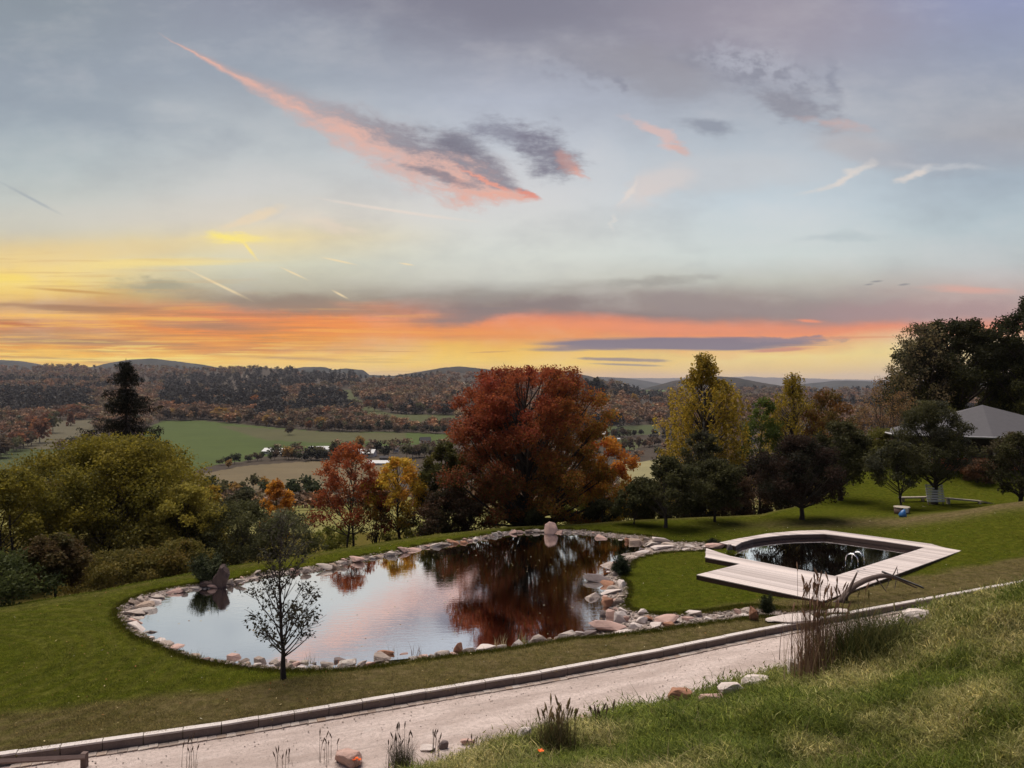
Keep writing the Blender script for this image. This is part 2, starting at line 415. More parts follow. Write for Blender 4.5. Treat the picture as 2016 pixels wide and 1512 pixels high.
def _bark(b):
    n = nz(scalev(tex(), (6, 6, 1.2)), 4, 4, .65); setc(b, mixc(n, c3(.014, .011, .009), c3(.08, .062, .05))); bump(b, n, .6, .02)
M['bark'] = material('bark', _bark, .9)
def _dead(b):
    n = nz(scalev(tex(), (8, 8, 3)), 4, 4, .65); setc(b, mixc(n, c3(.04, .027, .022), c3(.17, .12, .10))); bump(b, n, .6, .02)
M['dead_wood'] = material('dead_wood', _dead, .85)
def _bb(b):
    n = nz(scalev(tex(), (3, 3, 14)), 2, 4, .65); setc(b, mixc(smooth(.5, .62, n), c3(.34, .32, .29), c3(.05, .045, .04))); bump(b, n, .4, .01)
M['birch_bark'] = material('birch_bark', _bb, .8)
def _lawn(b):
    p = wpos(); n1 = nz(p, .35, 4); n2 = nz(p, 3.0, 4, .6); n3 = nz(p, 28.0, 3, .7)
    z = attr('col')                      # turf kind: r = dry share, g = mown stripes, b = yellowish
    zr, zg, zb = sep(z)
    green = mixc(n1, c3(.068, .086, .008), c3(.112, .124, .014))
    green = mixc(smooth(.35, .7, n2)*.5, green, c3(.14, .13, .020))
    green = mixc(zb*.7, green, c3(.155, .12, .018))
    dry = mixc(n2, c3(.12, .092, .040), c3(.25, .19, .095))
    c = mixc(sat(zr + (n2-.5)*zr*1.2), green, dry)
    c = mixc(sat(zg*.6), c, c3(.17, .16, .04))
    c = mixc(1.0, c, mixc(n3, c3(.36, .36, .36), c3(1.0, 1.0, 1.0)), 'MULTIPLY')
    c = mixc(smooth(.74, .78, nz(p, 55.0, 0))*.0, c, c3(.2, .17, .1))
    c = mixc(1.0, c, mixc(smooth(.25, .75, nz(p, 5.5, 4, .65)), c3(.62, .62, .6), c3(1.32, 1.32, 1.3)), 'MULTIPLY')  # mottling that puts streaky hummock shadows into the turf colour
    setc(b, c); bump(b, n3*.6 + n2*1.4, 1.0, .09)
M['lawn'] = material('lawn_turf', _lawn, .95, .0)
def _bank(b):
    p = wpos(); n1 = nz(p, .5, 4, .6); n2 = nz(p, 4.0, 4, .6); n3 = nz(p, 40.0, 3, .7)
    c = mixc(smooth(.4, .65, n1), c3(.035, .055, .012), c3(.10, .088, .04)); c = mixc(n2*.6, c, c3(.06, .07, .025))
    setc(b, mixc(1.0, c, mixc(n3, c3(.5, .5, .5), c3(1.4, 1.4, 1.4)), 'MULTIPLY')); bump(b, n3+n2*2.0, 1, .05)
M['bank'] = material('bank_turf', _bank, .95, .0)
def _road(b):
    x, y, z = sep(wpos()); al = x*.921+y*.388; ac = y*.921-x*.388
    p = vec(al, ac, z); n1 = nz(vec(al*.35, ac*1.6, z), 1, 5, .6); n2 = nz(p, 9, 4, .7); n3 = nz(p, 60, 3, .75)
    c = mixc(smooth(.3, .7, n1), c3(.50, .39, .34), c3(.76, .62, .555)); c = mixc(smooth(.42, .62, n2)*.45, c, c3(.44, .35, .305))
    c = mixc(smooth(.60, .72, nz(p, 30, 2, .6))*.5, c, c3(.11, .095, .085))
    c = mixc(smooth(.62, .75, nz(p, 85, 1, .5))*.5, c, c3(.55, .50, .46))
    c = mixc(1.0, c, mixc(n3, c3(.6, .6, .6), c3(1.3, 1.3, 1.3)), 'MULTIPLY')
    rut = smooth(.55, .7, nz(vec(al*.15, ac*3.2, 0.0), 1, 3, .6)); c = mixc(rut*.5, c, c3(.36, .29, .255)); edge = smooth(.55, .75, nz(vec(al*.9, ac*1.4, 0.0), 1, 4, .7)); c = mixc(edge*.35, c, c3(.72, .63, .58))
    setc(b, c); bump(b, n3+n2*1.5, .9, .04)
M['road'] = material('gravel_road', _road, .95, .15)
def _stone(b):
    p = tex(); n = nz(p, 3.5, 5, .65); n2 = nz(p, 16, 4, .7)
    oi = X.nt.nodes.new('ShaderNodeObjectInfo'); r = X(oi.outputs['Random'])
    base = ramp(r, [(0, c3(.46,.36,.30)), (.25, c3(.58,.49,.42)), (.45, c3(.36,.28,.235)), (.6, c3(.64,.56,.49)), (.75, c3(.42,.30,.22)), (.9, c3(.30,.245,.21)), (1, c3(.55,.44,.37))])
    c = mixc(smooth(.4, .7, n)*.55, base, c3(.24, .165, .14)); c = mixc(smooth(.55, .7, n2)*.4, c, c3(.62, .53, .47))
    setc(b, c); bump(b, n2+n*1.5, 1.0, .05)
M['stone'] = material('pink_fieldstone', _stone, .85, .25)
def _dstone(b):
    p = tex(); n = nz(scalev(p, (1, 1, .4)), 6, 5, .7); setc(b, mixc(n, c3(.022, .014, .012), c3(.12, .075, .065))); bump(b, n, 1, .08)
M['dark_stone'] = material('dark_weathered_stone', _dstone, .8, .3)
def _pebble(b):
    p = wpos(); v = vor(p, 9, out='Color'); d = vor(p, 9); r = sep(v)[0]
    c = ramp(r, [(0, c3(.50,.41,.36)), (.3, c3(.36,.27,.235)), (.6, c3(.58,.50,.45)), (.85, c3(.30,.22,.19)), (1, c3(.62,.56,.52))])
    setc(b, mixc(smooth(.5, .9, d*2.0)*.6, c, c3(.13, .10, .085))); bump(b, 1.0-d, .9, .06)
M['pebble'] = material('pebble_bed', _pebble, .9, .2)
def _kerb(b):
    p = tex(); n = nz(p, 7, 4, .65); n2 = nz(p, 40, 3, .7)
    c = mixc(n, c3(.11, .083, .072), c3(.25, .19, .165)); setc(b, mixc(smooth(.55, .7, n2)*.3, c, c3(.34, .28, .26))); bump(b, n2, .6, .01)  # granite darkened to hold the shade on the kerb's road face
def _kerb_lit_top(b):
    n = nz(tex(), 9, 4, .65); setc(b, mixc(n, c3(.42,.36,.33), c3(.66,.60,.56))); bump(b, n, .5, .01)  # paler tone: the light on the kerb's top put into the colour
M['cap'] = material('kerb_lit_top', _kerb_lit_top, .9, .2)
M['kerb'] = material('granite_kerb_shaded', _kerb, .9, .2)
def _deck(b):
    x, y, z = sep(tex()); n = nz(vec(x*1.2, y*30.0, z*30.0), 1, 4, .6); oi = X.nt.nodes.new('ShaderNodeObjectInfo'); r = X(oi.outputs['Random'])
    c = mixc(n, c3(.47, .39, .36), c3(.65, .57, .53)); c = mixc(1.0, c, ramp(r, [(0, c3(.72,.70,.69)), (.5, c3(1,1,1)), (1, c3(1.16,1.15,1.13))]), 'MULTIPLY')
    setc(b, c); bump(b, n, .3, .004)
M['deck'] = material('weathered_deck_board', _deck, .6, .35)
def _dkw(b):
    x, y, z = sep(tex()); n = nz(vec(x*2.0, y*2.0, z*30.0), 1, 4, .6); setc(b, mixc(n, c3(.022, .010, .008), c3(.055, .024, .018))); bump(b, n, .3, .004)
M['dark_wood'] = material('dark_larch_board', _dkw, .55, .4)
def _pale(b):
    x, y, z = sep(tex()); n = nz(vec(x*3.0, y*3.0, z*10.0), 2, 4, .6); setc(b, mixc(n, c3(.34, .28, .215), c3(.52, .45, .37))); bump(b, n, .3, .004)
M['pale_wood'] = material('pale_timber', _pale, .7, .3)
M['rust_wood'] = material('brown_stained_timber', lambda b: (setc(b, mixc(nz(scalev(tex(), (2, 2, 9)), 4, 4), c3(.085, .05, .042), c3(.16, .105, .09)))), .7, .3)
def _flat(name, c, rough=.6, metal=0., spec=.4, var=.25, sc=5.):
    def f(b):
        n = nz(tex(), sc, 4, .6); d = tuple(x*(1-var) for x in c[:3])+(1,); l = tuple(min(1, x*(1+var)) for x in c[:3])+(1,)
        setc(b, mixc(n, d, l)); b.inputs['Metallic'].default_value = metal; bump(b, n, .15, .01)
    M[name] = material(name, f, rough, spec)
_flat('steel', (.55, .55, .56), .18, 1., .5, .06)
_flat('white_paint', (.45, .44, .43), .5, 0, .4, .08, .2)
_flat('cream_wall', (.62, .58, .52), .8, 0, .3, .1, .4)
_flat('dark_roof', (.05, .045, .045), .8, 0, .3, .3, .5)
_flat('grey_roof', (.30, .30, .32), .6, 0, .3, .12, 2.)
_flat('shingle', (.078, .072, .075), .7, 0, .3, .2, 3.)
_flat('roof_edge', (.42, .40, .40), .6, 0, .3, .1, 2.)
_flat('blue_plastic', (.035, .13, .33), .35, 0, .5, .3, 8.)
_flat('white_panel', (.62, .60, .57), .6, 0, .3, .1, 6.)
_flat('window_glass', (.02, .025, .03), .1, 0, .6, .1)
_flat('orange_petal', (.85, .16, .02), .5, 0, .3, .2, 30.)
_flat('dark_petal', (.06, .03, .015), .7, 0, .3, .2, 30.)
def _brick(b):
    x, y, z = sep(tex()); n = nz(tex(), 1.5, 4); setc(b, mixc(n, c3(.30, .085, .04), c3(.42, .14, .065))); bump(b, n, .3, .01)
M['orange_render'] = material('orange_wall_board', _brick, .8)
def _water(name, deep, bs, sc):
    m = bpy.data.materials.new(name); m.use_nodes = True; X.nt = m.node_tree; b = X.nt.nodes['Principled BSDF']
    p = wpos(); x, y, z = sep(p); big = nz(p, .22, 3, .5); n = nz(vec(x*.8, y*2.0, 0.0), sc, 3, .55); n2 = nz(vec(x*2.2-y*.5, y*4.0, 0.0), sc*1.3, 2, .5)
    mask = smooth(.36, .62, big)
    setc(b, mixc(nz(p, .5, 3), deep, tuple(q*1.8 for q in deep[:3])+(1,))); b.inputs['Roughness'].default_value = .25; b.inputs['Specular IOR Level'].default_value = .2
    g = X.nt.nodes.new('ShaderNodeBsdfGlossy'); g.inputs['Roughness'].default_value = .02; g.inputs['Color'].default_value = (1, .99, .97, 1)
    h = n*(mask*.85+.3) + n2*(mask*.35+.08)
    bn = X.nt.nodes.new('ShaderNodeBump'); bn.inputs['Strength'].default_value = 1; bn.inputs['Distance'].default_value = bs
    X.nt.links.new(h.k, bn.inputs['Height']); X.nt.links.new(bn.outputs[0], g.inputs['Normal'])
    fr = X.nt.nodes.new('ShaderNodeFresnel'); fr.inputs['IOR'].default_value = 2.6; X.nt.links.new(bn.outputs[0], fr.inputs['Normal'])
    mx = X.nt.nodes.new('ShaderNodeMixShader'); X.nt.links.new(sat(X(fr.outputs[0])*.9+.72).k, mx.inputs[0])
    X.nt.links.new(b.outputs[0], mx.inputs[1]); X.nt.links.new(g.outputs[0], mx.inputs[2])
    X.nt.links.new(mx.outputs[0], X.nt.nodes['Material Output'].inputs[0]); M[name] = m
_water('pond_water', c3(.022, .019, .006), .0021, 3.0)
_water('pool_water', c3(.012, .015, .010), .0012, 2.0)

# ---------------------------------------------------------------- instanced stuff
_src = bpy.data.collections.new('stuff_sources')
def source(me_list, name, mat):
    c = bpy.data.collections.new(name)
    for i, me in enumerate(me_list):
        if not me.materials: me.materials.append(mat)
        o = bpy.data.objects.new('%s_%02d' % (name, i), me); c.objects.link(o)
    return c
def scatter(name, pts, rot, scl, coll, idx, cols=None, **kw):
    """one object of many instanced pieces, for what nobody could count"""
    n = len(pts); me = bpy.data.meshes.new(name); me.vertices.add(n); me.vertices.foreach_set('co', np.asarray(pts, np.float32).ravel())
    a = me.attributes.new('rot', 'FLOAT_VECTOR', 'POINT'); a.data.foreach_set('vector', np.asarray(rot, np.float32).ravel())
    a = me.attributes.new('scl', 'FLOAT_VECTOR', 'POINT'); a.data.foreach_set('vector', np.asarray(scl, np.float32).ravel())
    a = me.attributes.new('pick', 'INT', 'POINT'); a.data.foreach_set('value', np.asarray(idx, np.int32))
    if cols is not None:
        a = me.attributes.new('tint', 'FLOAT_COLOR', 'POINT'); c = np.ones((n, 4), np.float32); c[:, :3] = cols; a.data.foreach_set('color', c.ravel())
    o = bpy.data.objects.new(name, me); COL.objects.link(o); tag(o, kind='stuff', **kw)
    ng_ = bpy.data.node_groups.new(name+'_scatter', 'GeometryNodeTree'); N = ng_.nodes.new; L = ng_.links.new
    ng_.interface.new_socket('Geometry', in_out='INPUT', socket_type='NodeSocketGeometry'); ng_.interface.new_socket('Geometry', in_out='OUTPUT', socket_type='NodeSocketGeometry')
    gi = N('NodeGroupInput'); go = N('NodeGroupOutput'); ip = N('GeometryNodeInstanceOnPoints'); ci = N('GeometryNodeCollectionInfo')
    ci.inputs['Collection'].default_value = coll; ci.inputs['Separate Children'].default_value = True; ci.inputs['Reset Children'].default_value = True
    L(gi.outputs[0], ip.inputs['Points']); L(ci.outputs[0], ip.inputs['Instance']); ip.inputs['Pick Instance'].default_value = True
    for nm, ty, sock in (('pick', 'INT', 'Instance Index'), ('rot', 'FLOAT_VECTOR', 'Rotation'), ('scl', 'FLOAT_VECTOR', 'Scale')):
        na = N('GeometryNodeInputNamedAttribute'); na.data_type = ty; na.inputs[0].default_value = nm
        if sock == 'Rotation':
            e2r = N('FunctionNodeEulerToRotation'); L(na.outputs[0], e2r.inputs[0]); L(e2r.outputs[0], ip.inputs[sock])
        else: L(na.outputs[0], ip.inputs[sock])
    L(ip.outputs[0], go.inputs[0]); md = o.modifiers.new('scatter', 'NODES'); md.node_group = ng_
    return o
def tuft(nb, h, w, spread, lean, palette, rng, segs=2):
    """a tuft of bent blades"""
    p = rng.normal(size=(nb, 2))*spread; ph = rng.random(nb)*2*np.pi; hh = h*(.5+.8*rng.random(nb)); ln = lean*hh*(.3+rng.random(nb))
    dirs = np.stack([np.cos(ph), np.sin(ph)], 1); side = np.stack([-np.sin(ph+rng.normal(size=nb)), np.cos(ph+rng.normal(size=nb))], 1)*w/2
    V = []; base = np.zeros((nb, 3)); base[:, :2] = p
    for k in range(segs+1):
        t = k/segs; c = base.copy(); c[:, :2] += dirs*(ln*t*t)[:, None]; c[:, 2] += hh*t*(1-.25*t*lean)
        ww = (1-t*.92)
        l = c.copy(); r = c.copy(); l[:, :2] -= side*ww; r[:, :2] += side*ww; V += [l, r]
    V = np.stack(V, 1).reshape(-1, 3); m = 2*(segs+1); b0 = np.arange(nb)[:, None]*m
    Q = np.concatenate([b0+np.array([[2*k, 2*k+1, 2*k+3, 2*k+2]]) for k in range(segs)])
    pal = np.array(palette); C = pal[rng.integers(len(pal), size=nb)]*(.75+.5*rng.random((nb, 1)))
    return V, Q, np.repeat(C, m, 0)
# ================================================================ the lie of the land (metres; camera above the origin, looking along +Y)
RD = np.array([.9217, .388]); RN = np.array([.388, -.9217]); RO = np.array([2.2, 17.0])    # road direction, its normal towards the bank, foot of the bank
def dbank(x, y): return (x-RO[0])*RN[0]+(y-RO[1])*RN[1]
def along(x, y): return (x-RO[0])*RD[0]+(y-RO[1])*RD[1]
def rp(a, d, z=0.): return np.array([RO[0]+RD[0]*a+RN[0]*d, RO[1]+RD[1]*a+RN[1]*d, z])
def kline(a): return np.interp(a, [-34, -12.3, -8, 0, 4, 7.8, 14, 21.2, 60], [-4.6, -3.9, -3.62, -3.62, -3.82, -4.13, -4.45, -4.74, -6.5])   # the kerb's road face
PW = [(446,1157),(405,1160),(352,1170),(318,1183),(308,1205),(288,1222),(284,1239),(312,1259),(348,1279),(387,1292),(446,1299),(520,1306),(600,1309),(690,1308),(740,1297),(800,1291),(870,1281),(905,1279),(960,1276),(1000,1272),(1040,1264),(1090,1254),(1130,1247),(1165,1233),(1195,1219),(1184,1203),(1179,1184),(1164,1176),(1185,1158),(1176,1145),(1166,1136),(1195,1124),(1190,1113),(1228,1102),(1240,1092),(1259,1086),(1258,1076),(1228,1063),(1200,1059),(1165,1053),(1120,1050),(1068,1048),(1000,1052),(931,1065),(886,1073),(840,1079),(762,1096),(712,1104),(627,1124),(560,1130),(504,1137)]
POND = catmull([at(u, v, 0)[:2] for u, v in PW], 4)
def offset_poly(P, dists):
    t = np.roll(P, -1, 0)-np.roll(P, 1, 0); t /= np.linalg.norm(t, axis=1)[:, None]+1e-9
    n = np.stack([t[:, 1], -t[:, 0]], 1)
    area = .5*np.sum(P[:, 0]*np.roll(P[:, 1], -1)-P[:, 1]*np.roll(P[:, 0], -1))
    if area < 0: n = -n
    return P+n*np.asarray(dists)[:, None]
_x, _y = POND[:, 0], POND[:, 1]
# outer edge of the stone rim, traced on the lawn
PO = [(452,1146),(400,1150),(340,1158),(290,1170),(250,1186),(230,1206),(240,1228),(262,1250),(300,1266),(345,1285),(390,1299),(430,1306),(500,1316),(560,1321),(640,1322),(720,1320),(770,1314),(840,1304),(900,1296),(960,1289),(1020,1280),(1080,1271),(1130,1262),(1180,1262),(1230,1256),(1290,1250),(1340,1242),(1400,1234),(1450,1227),(1500,1221),(1560,1224),(1600,1222),(1660,1213),(1620,1204),(1540,1206),(1500,1200),(1460,1200),(1420,1206),(1370,1210),(1310,1212),(1270,1208),(1240,1200),(1228,1190),(1236,1168),(1234,1150),(1222,1138),(1238,1118),(1250,1104),(1290,1092),(1340,1087),(1392,1084),(1392,1070),(1330,1068),(1290,1061),(1270,1056),(1220,1052),(1150,1045),(1068,1043),(1000,1046),(931,1059),(886,1066),(840,1072),(762,1088),(700,1098),(627,1115),(560,1122),(504,1129)]
RIM = catmull([at(u, v, .1)[:2] for u, v in PO], 3)
DZ = .32                                                          # deck level
def dk(u, v): return at(u, v, DZ)[:2]
DECK_OUT = [dk(*p) for p in ((1390,1079),(1389,1098),(1458,1110),(1371.6,1131.6),(1620.5,1184),(1904,1080.4),(1627.7,1043.5),(1570,1045),(1512.6,1050),(1455,1060),(1414.8,1068.3),(1447.9,1075))]
POOL_IN = [dk(*p) for p in ((1447.9,1075),(1460.8,1067.5),(1484,1061),(1512.6,1056.8),(1540,1054),(1570,1052),(1627.7,1050.8),(1821,1077.5),(1645,1133.6),(1442,1096))]
POOL_POLY = POOL_IN
# crest of the garden (s = x/y)
_cr = [(-700,1345),(0,1196),(200,1164),(430,1119),(620,1089),(850,1053),(1000,1037),(1150,1030),(1250,1022),(1400,1017),(1500,1012)]
CR_S = [(u-CU)/F for u, v in _cr]+[.40, .46, .50, .56, .9]
CR_Y = [at(u, v, .15)[1] for u, v in _cr]+[50, 60, 76, 95, 110]
YN = np.array([60, 110, 180, 250, 400, 500, 620, 750, 900, 1100, 1400, 1800, 2300, 2700])
def _col(vr, kind='l'):
    if kind == 'l': return [1075, 1022, 985, 962, 935, 910, 882, 852, 828, 803, 778, 755, (vr+755)/2+3, vr]
    return [1075, 1022, 985, 960, 925, 905, 885, 865, 842, 815, 797, 782, 774, vr]
_rl = [(-1500,716),(-400,722),(0,722),(60,726),(90,720),(160,722),(210,728),(280,722),(340,724),(400,728),(450,726),(510,723),(570,726),(610,734),(690,734),(722,744),(800,745),(860,738),(900,735),(950,740),(1000,742),(1120,747),(1160,755),(1215,768)]
VT_S = np.array([(u-CU)/F for u, v in _rl]+[(1260-CU)/F, (1600-CU)/F, 2.0])
VT = np.array([_col(v) for u, v in _rl]+[_col(768, 'r')]*3)
def valley(x, y):
    yy = np.maximum(y, 60.); s = x/yy; ly = np.log(np.clip(yy, YN[0], YN[-1])); LN = np.log(YN)
    j = np.clip(np.searchsorted(LN, ly)-1, 0, len(LN)-2); tj = (ly-LN[j])/(LN[j+1]-LN[j])
    i = np.clip(np.searchsorted(VT_S, s)-1, 0, len(VT_S)-2); ti = np.clip((s-VT_S[i])/(VT_S[i+1]-VT_S[i]), 0, 1); ti = ti*ti*(3-2*ti)
    v = (VT[i, j]*(1-ti)+VT[i+1, j]*ti)*(1-tj)+(VT[i, j+1]*(1-ti)+VT[i+1, j+1]*ti)*tj
    v = v + vn(x, y, .0032, 2, 3)*(6.5*sm(850, 1500, yy)*(1-.55*sm(2200, 2700, yy)))
    z = CH-(v-CV)*np.minimum(yy, 2700)/F
    z = z*(1-sm(2750, 3600, yy)) + (-45)*sm(2750, 3600, yy)
    return z
WS = [-.2, -.1, 0, .128, .248, .328, .421, .521, .595, .672, .8]; WV = [.5, .554, .615, .631, .623, .641, .687, .753, .799, .816, .83]
def zground(x, y, carve=True):
    x = np.asarray(x, float); y = np.asarray(y, float)
    d = dbank(x, y); s = x/np.maximum(y, 12.)
    z = .12+.03*vn(x, y, .25, 1, 2)
    # right-hand garden: a soft swell behind the pool, a hollow, then the bank the pavilion stands on
    right = sm(.28, .46, s)*sm(30, 36, y)
    rA = np.interp(s, [.28, .40, .508, .58, .64, .70], [0, .10, .2, .62, 1.1, 1.4])
    ridge = rA*np.where(y < 42, np.exp(-((y-42)/6.5)**2), np.exp(-((y-42)/3.6)**2))
    back = sm(50, 60, y)*1.2
    z = z + ridge*sm(.28, .34, s) + right*back
    yc = np.interp(s, CR_S, CR_Y)
    over = y-yc; zv = valley(x, np.maximum(y, 60.)); zc = valley(x, np.full_like(x, 110.)+0*y)
    slope = z - (.16*np.clip(over, 0, None)) - .8*sm(0, 5, over)
    t = sm(12, 60, over); zz = slope*(1-t)+zv*t
    z = np.where(over > 0, zz, z)
    # verge sloping down to the kerb, road, bank
    KD = kline(along(x, y)); kd = -(d-KD)                      # metres behind the kerb
    z = np.where(d > KD-.12, np.where(d < .15, -.06, z), z*sm(-.1, 2.2, kd)+(.235)*(1-sm(-.1, 2.2, kd)) + .10*np.exp(-((kd-1.7)/.8)**2))
    dd = np.clip(d, 0, 60)
    w = np.interp(s, WS, WV)
    zb = np.interp(dd, [0, 2.5, 5, 8.2, 12, 14.8, 25, 60], [0, 2.5, 4.78, 6.45, 7.65, 8.2, 10.5, 14])*w
    zb = zb + (vn(x, y, .5, 4, 3)*.16+vn(x, y, 1.9, 5, 2)*.09+np.abs(vn(x, y, 3.1, 15, 2))*.06)*sm(.2, 2.5, dd)
    z = np.where(d > .15, np.maximum(zb-.06, -.05), z)
    z = np.where((d > .15) & (x*x+y*y < 36), np.minimum(z, 6.5), z)
    if carve:
        sr = sdist(x, y, RIM); z = np.where(sr < -.10, -.06+np.maximum(sr*.9, -.9), z)
        si = sdist(x, y, POOL_POLY); z = np.where(si < .25, -1.6, z)
    return z

# ---- near ground, one regular sheet fanning out with distance
def fan(ys, ss, y0=30.):
    Y, S_ = np.meshgrid(ys, ss, indexing='ij'); Xx = S_*np.maximum(Y, y0); return Xx, Y
ys = np.concatenate([np.linspace(-14, 3, 20), np.arange(3.3, 14, .22), np.arange(14, 46, .17), np.arange(46, 80.1, .5)])
ss = np.concatenate([np.linspace(-1.7, -.74, 30)[:-1], np.arange(-.74, .74, .0062), np.linspace(.74, 1.9, 35)])
gx, gy = fan(ys, ss); gz = zground(gx, gy)
ni, nj = gx.shape; V = np.stack([gx, gy, gz], -1).reshape(-1, 3)
i, j = np.meshgrid(np.arange(ni-1), np.arange(nj-1), indexing='ij'); a = (i*nj+j).ravel()
Q = np.stack([a, a+1, a+nj+1, a+nj], 1)
db = dbank(gx, gy).ravel(); al = along(gx, gy).ravel()
kd = -(db-kline(al))
dry = np.clip(sm(2.9, 1.9, kd+vn(V[:, 0], V[:, 1], .8, 3, 2)*.5)*.85, 0, 1)*(kd > 0)
sN = V[:, 0]/np.maximum(V[:, 1], 12)
yr = 41.0+0*V[:, 0]
dry = np.maximum(dry, sm(.2, .36, sN)*np.exp(-((V[:, 1]-yr-.8)/1.5)**2)*(.45+.5*sm(.3, .55, sN)))
dry = np.maximum(dry, .35*sm(-1, 0, V[:, 1]-np.interp(sN, CR_S, CR_Y)))
cen = np.array(at(-150, 1330)[:2]); rr = np.hypot(V[:, 0]-cen[0], (V[:, 1]-cen[1]))
stripe = (.5+.5*np.sin(rr*2*np.pi/.55+vn(V[:, 0], V[:, 1], .6, 8)*.8))*sm(9.5, 7.0, rr)*sm(1.5, 3, rr)*.8
yel = np.clip(vn(V[:, 0], V[:, 1], .16, 6, 3)*.9+.1, 0, 1)*sm(-2, -8, V[:, 0])+.25*np.clip(vn(V[:, 0], V[:, 1], .3, 9, 2), 0, 1)
over = V[:, 1]-np.interp(sN, CR_S, CR_Y); yel = np.where(over > 1, .9, yel)
cc = np.stack([dry, stripe, yel], 1)
isb = (db[Q].min(1) > .1)
def submesh(name, V, Q, cc):
    u, inv = np.unique(Q, return_inverse=True); return mesh(name, V[u], inv.reshape(Q.shape), cc[u], True)
obj('lawn', submesh('lawn', V, Q[~isb], cc), M['lawn'], kind='structure')
obj('grass_bank', submesh('grass_bank', V, Q[isb], cc), M['bank'], kind='structure')

# ---- valley and wooded hillsides
def P_(u, v): return (u, v)
def _fld(b):
    p = wpos(); n1 = nz(p, .012, 5, .6); n2 = nz(p, .15, 4, .6); x, y, z = sep(p); n3 = nz(vec(x*.02, y*.25, 0.0), 1, 3, .6)
    c = mixc(1.0, attr('col'), mixc(n1, c3(.7,.7,.72), c3(1.3,1.25,1.2)), 'MULTIPLY'); c = mixc(.5, c, mixc(n3, c3(.7,.7,.7), c3(1.3,1.3,1.3)), 'MULTIPLY')
    setc(b, mixc(.6, c, mixc(n2, c3(.7,.7,.7), c3(1.3,1.3,1.3)), 'MULTIPLY'))
M['fields'] = material('fields', _fld, .95, .1)
FIELDS = [  # outline seen from the terrace, colour
 ([(285,846),(318,829),(400,828),(520,840),(640,850),(760,850),(890,855),(890,878),(840,874),(640,884),(560,890),(480,908),(430,914),(372,930),(270,905)], (.054,.076,.018)),
 ([(430,838),(640,850),(800,852),(800,868),(640,872),(520,866)], (.072,.070,.030)),
 ([(375,938),(480,917),(640,906),(790,903),(740,962),(560,968),(400,966)], (.125,.098,.056)),
 ([(645,768),(692,768),(704,786),(730,802),(775,816),(900,817),(905,838),(800,840),(760,832),(712,822),(700,806),(676,786)], (.060,.066,.024)),
 ([(40,892),(48,850),(100,830),(185,826),(190,862),(100,882)], (.092,.080,.048)),
 ([(-400,886),(185,884),(185,945),(-400,960)], (.045,.058,.018)),
 ([(1220,915),(1325,900),(1335,955),(1225,960)], (.20,.18,.09)),
 ([(1190,840),(1292,836),(1300,854),(1185,860)], (.055,.066,.026)),
 ([(1188,864),(1275,866),(1250,886),(1195,884)], (.066,.072,.028)),
 ([(1248,797),(1312,796),(1312,808),(1250,808)], (.060,.075,.040)),
 ([(1246,764),(1318,766),(1318,777),(1270,777)], (.08,.11,.04)),
 ([(470,738),(510,739),(508,743),(476,743)], (.16,.13,.10)),
 ([(905,752),(935,752),(932,758),(900,758)], (.14,.12,.09)),
 ([(880,795),(915,797),(915,806),(880,806)], (.10,.09,.07)),
]
fy = np.concatenate([np.arange(76, 200, 4), np.geomspace(200, 2750, 190), np.geomspace(2780, 9500, 16)])
fs = np.concatenate([np.linspace(-2.2, -.78, 20)[:-1], np.arange(-.78, .78, .0042), np.linspace(.78, 2.2, 20)])
gx, gy = fan(fy, fs); gz = valley(gx, gy)
xx = gx; sq = gx/np.maximum(gy, 12); yc = np.interp(sq, CR_S, CR_Y); zn = zground(gx, gy, False); bl = sm(80, 130, gy); gz = np.where(gy < 130, zn*(1-bl)+gz*bl, gz)-.06
fu = CU+F*gx/gy; fv = CV+F*(CH-gz)/gy
cw = np.broadcast_to(np.array((.05, .038, .027)), gx.shape+(3,)).copy()
near = (gy < 200)[..., None]; cw = np.where(near, np.array((.16, .15, .045)), cw)
for pg, c in FIELDS:
    m = inside(fu, fv, pg) & (gy < 2720); cw[m] = c
ni, nj = gx.shape; V = np.stack([gx, gy, gz], -1).reshape(-1, 3)
i, j = np.meshgrid(np.arange(ni-1), np.arange(nj-1), indexing='ij'); a = (i*nj+j).ravel(); Q = np.stack([a, a+1, a+nj+1, a+nj], 1)
obj('valley', mesh('valley', V, Q, cw.reshape(-1, 3), True), M['fields'], kind='structure')

# ---- far hills
def _hill(c0, c1, sc):
    def f(b):
        n = nz(wpos(), sc, 5, .65); setc(b, mixc(smooth(.35, .65, n), c0, c1))
    return f
def hill(name, ridge, Y0, dep, mat, zfoot=-60, rough=1.):
    us = np.arange(ridge[0][0], ridge[-1][0]+.1, 4.); rv = np.interp(us, [p[0] for p in ridge], [p[1] for p in ridge])
    rv = rv+rough*vn(us, us*0, .03, 3, 4)+rough*.5*vn(us, us*0, .35, 5, 2)
    t = np.linspace(-1, 1, 25); U_, T_ = np.meshgrid(us, t, indexing='ij'); yy = Y0+dep*T_
    zt = CH-(rv-CV)*Y0/F; hh = np.clip(1-np.abs(T_)**1.7, 0, 1)
    zz = zfoot+(zt[:, None]-zfoot)*hh + np.where(np.abs(T_) > .08, vn(U_, T_*40, .08, 2, 3)*(zt[:, None]-zfoot)*.07*np.abs(T_), 0)
    xx = (U_-CU)/F*Y0*(1+.0*T_)
    V = np.stack([xx, yy, zz], -1).reshape(-1, 3); ni, nj = xx.shape
    i, j = np.meshgrid(np.arange(ni-1), np.arange(nj-1), indexing='ij'); a = (i*nj+j).ravel()
    return obj(name, mesh(name, V, np.stack([a, a+nj, a+nj+1, a+1], 1), None, True), mat, kind='structure')
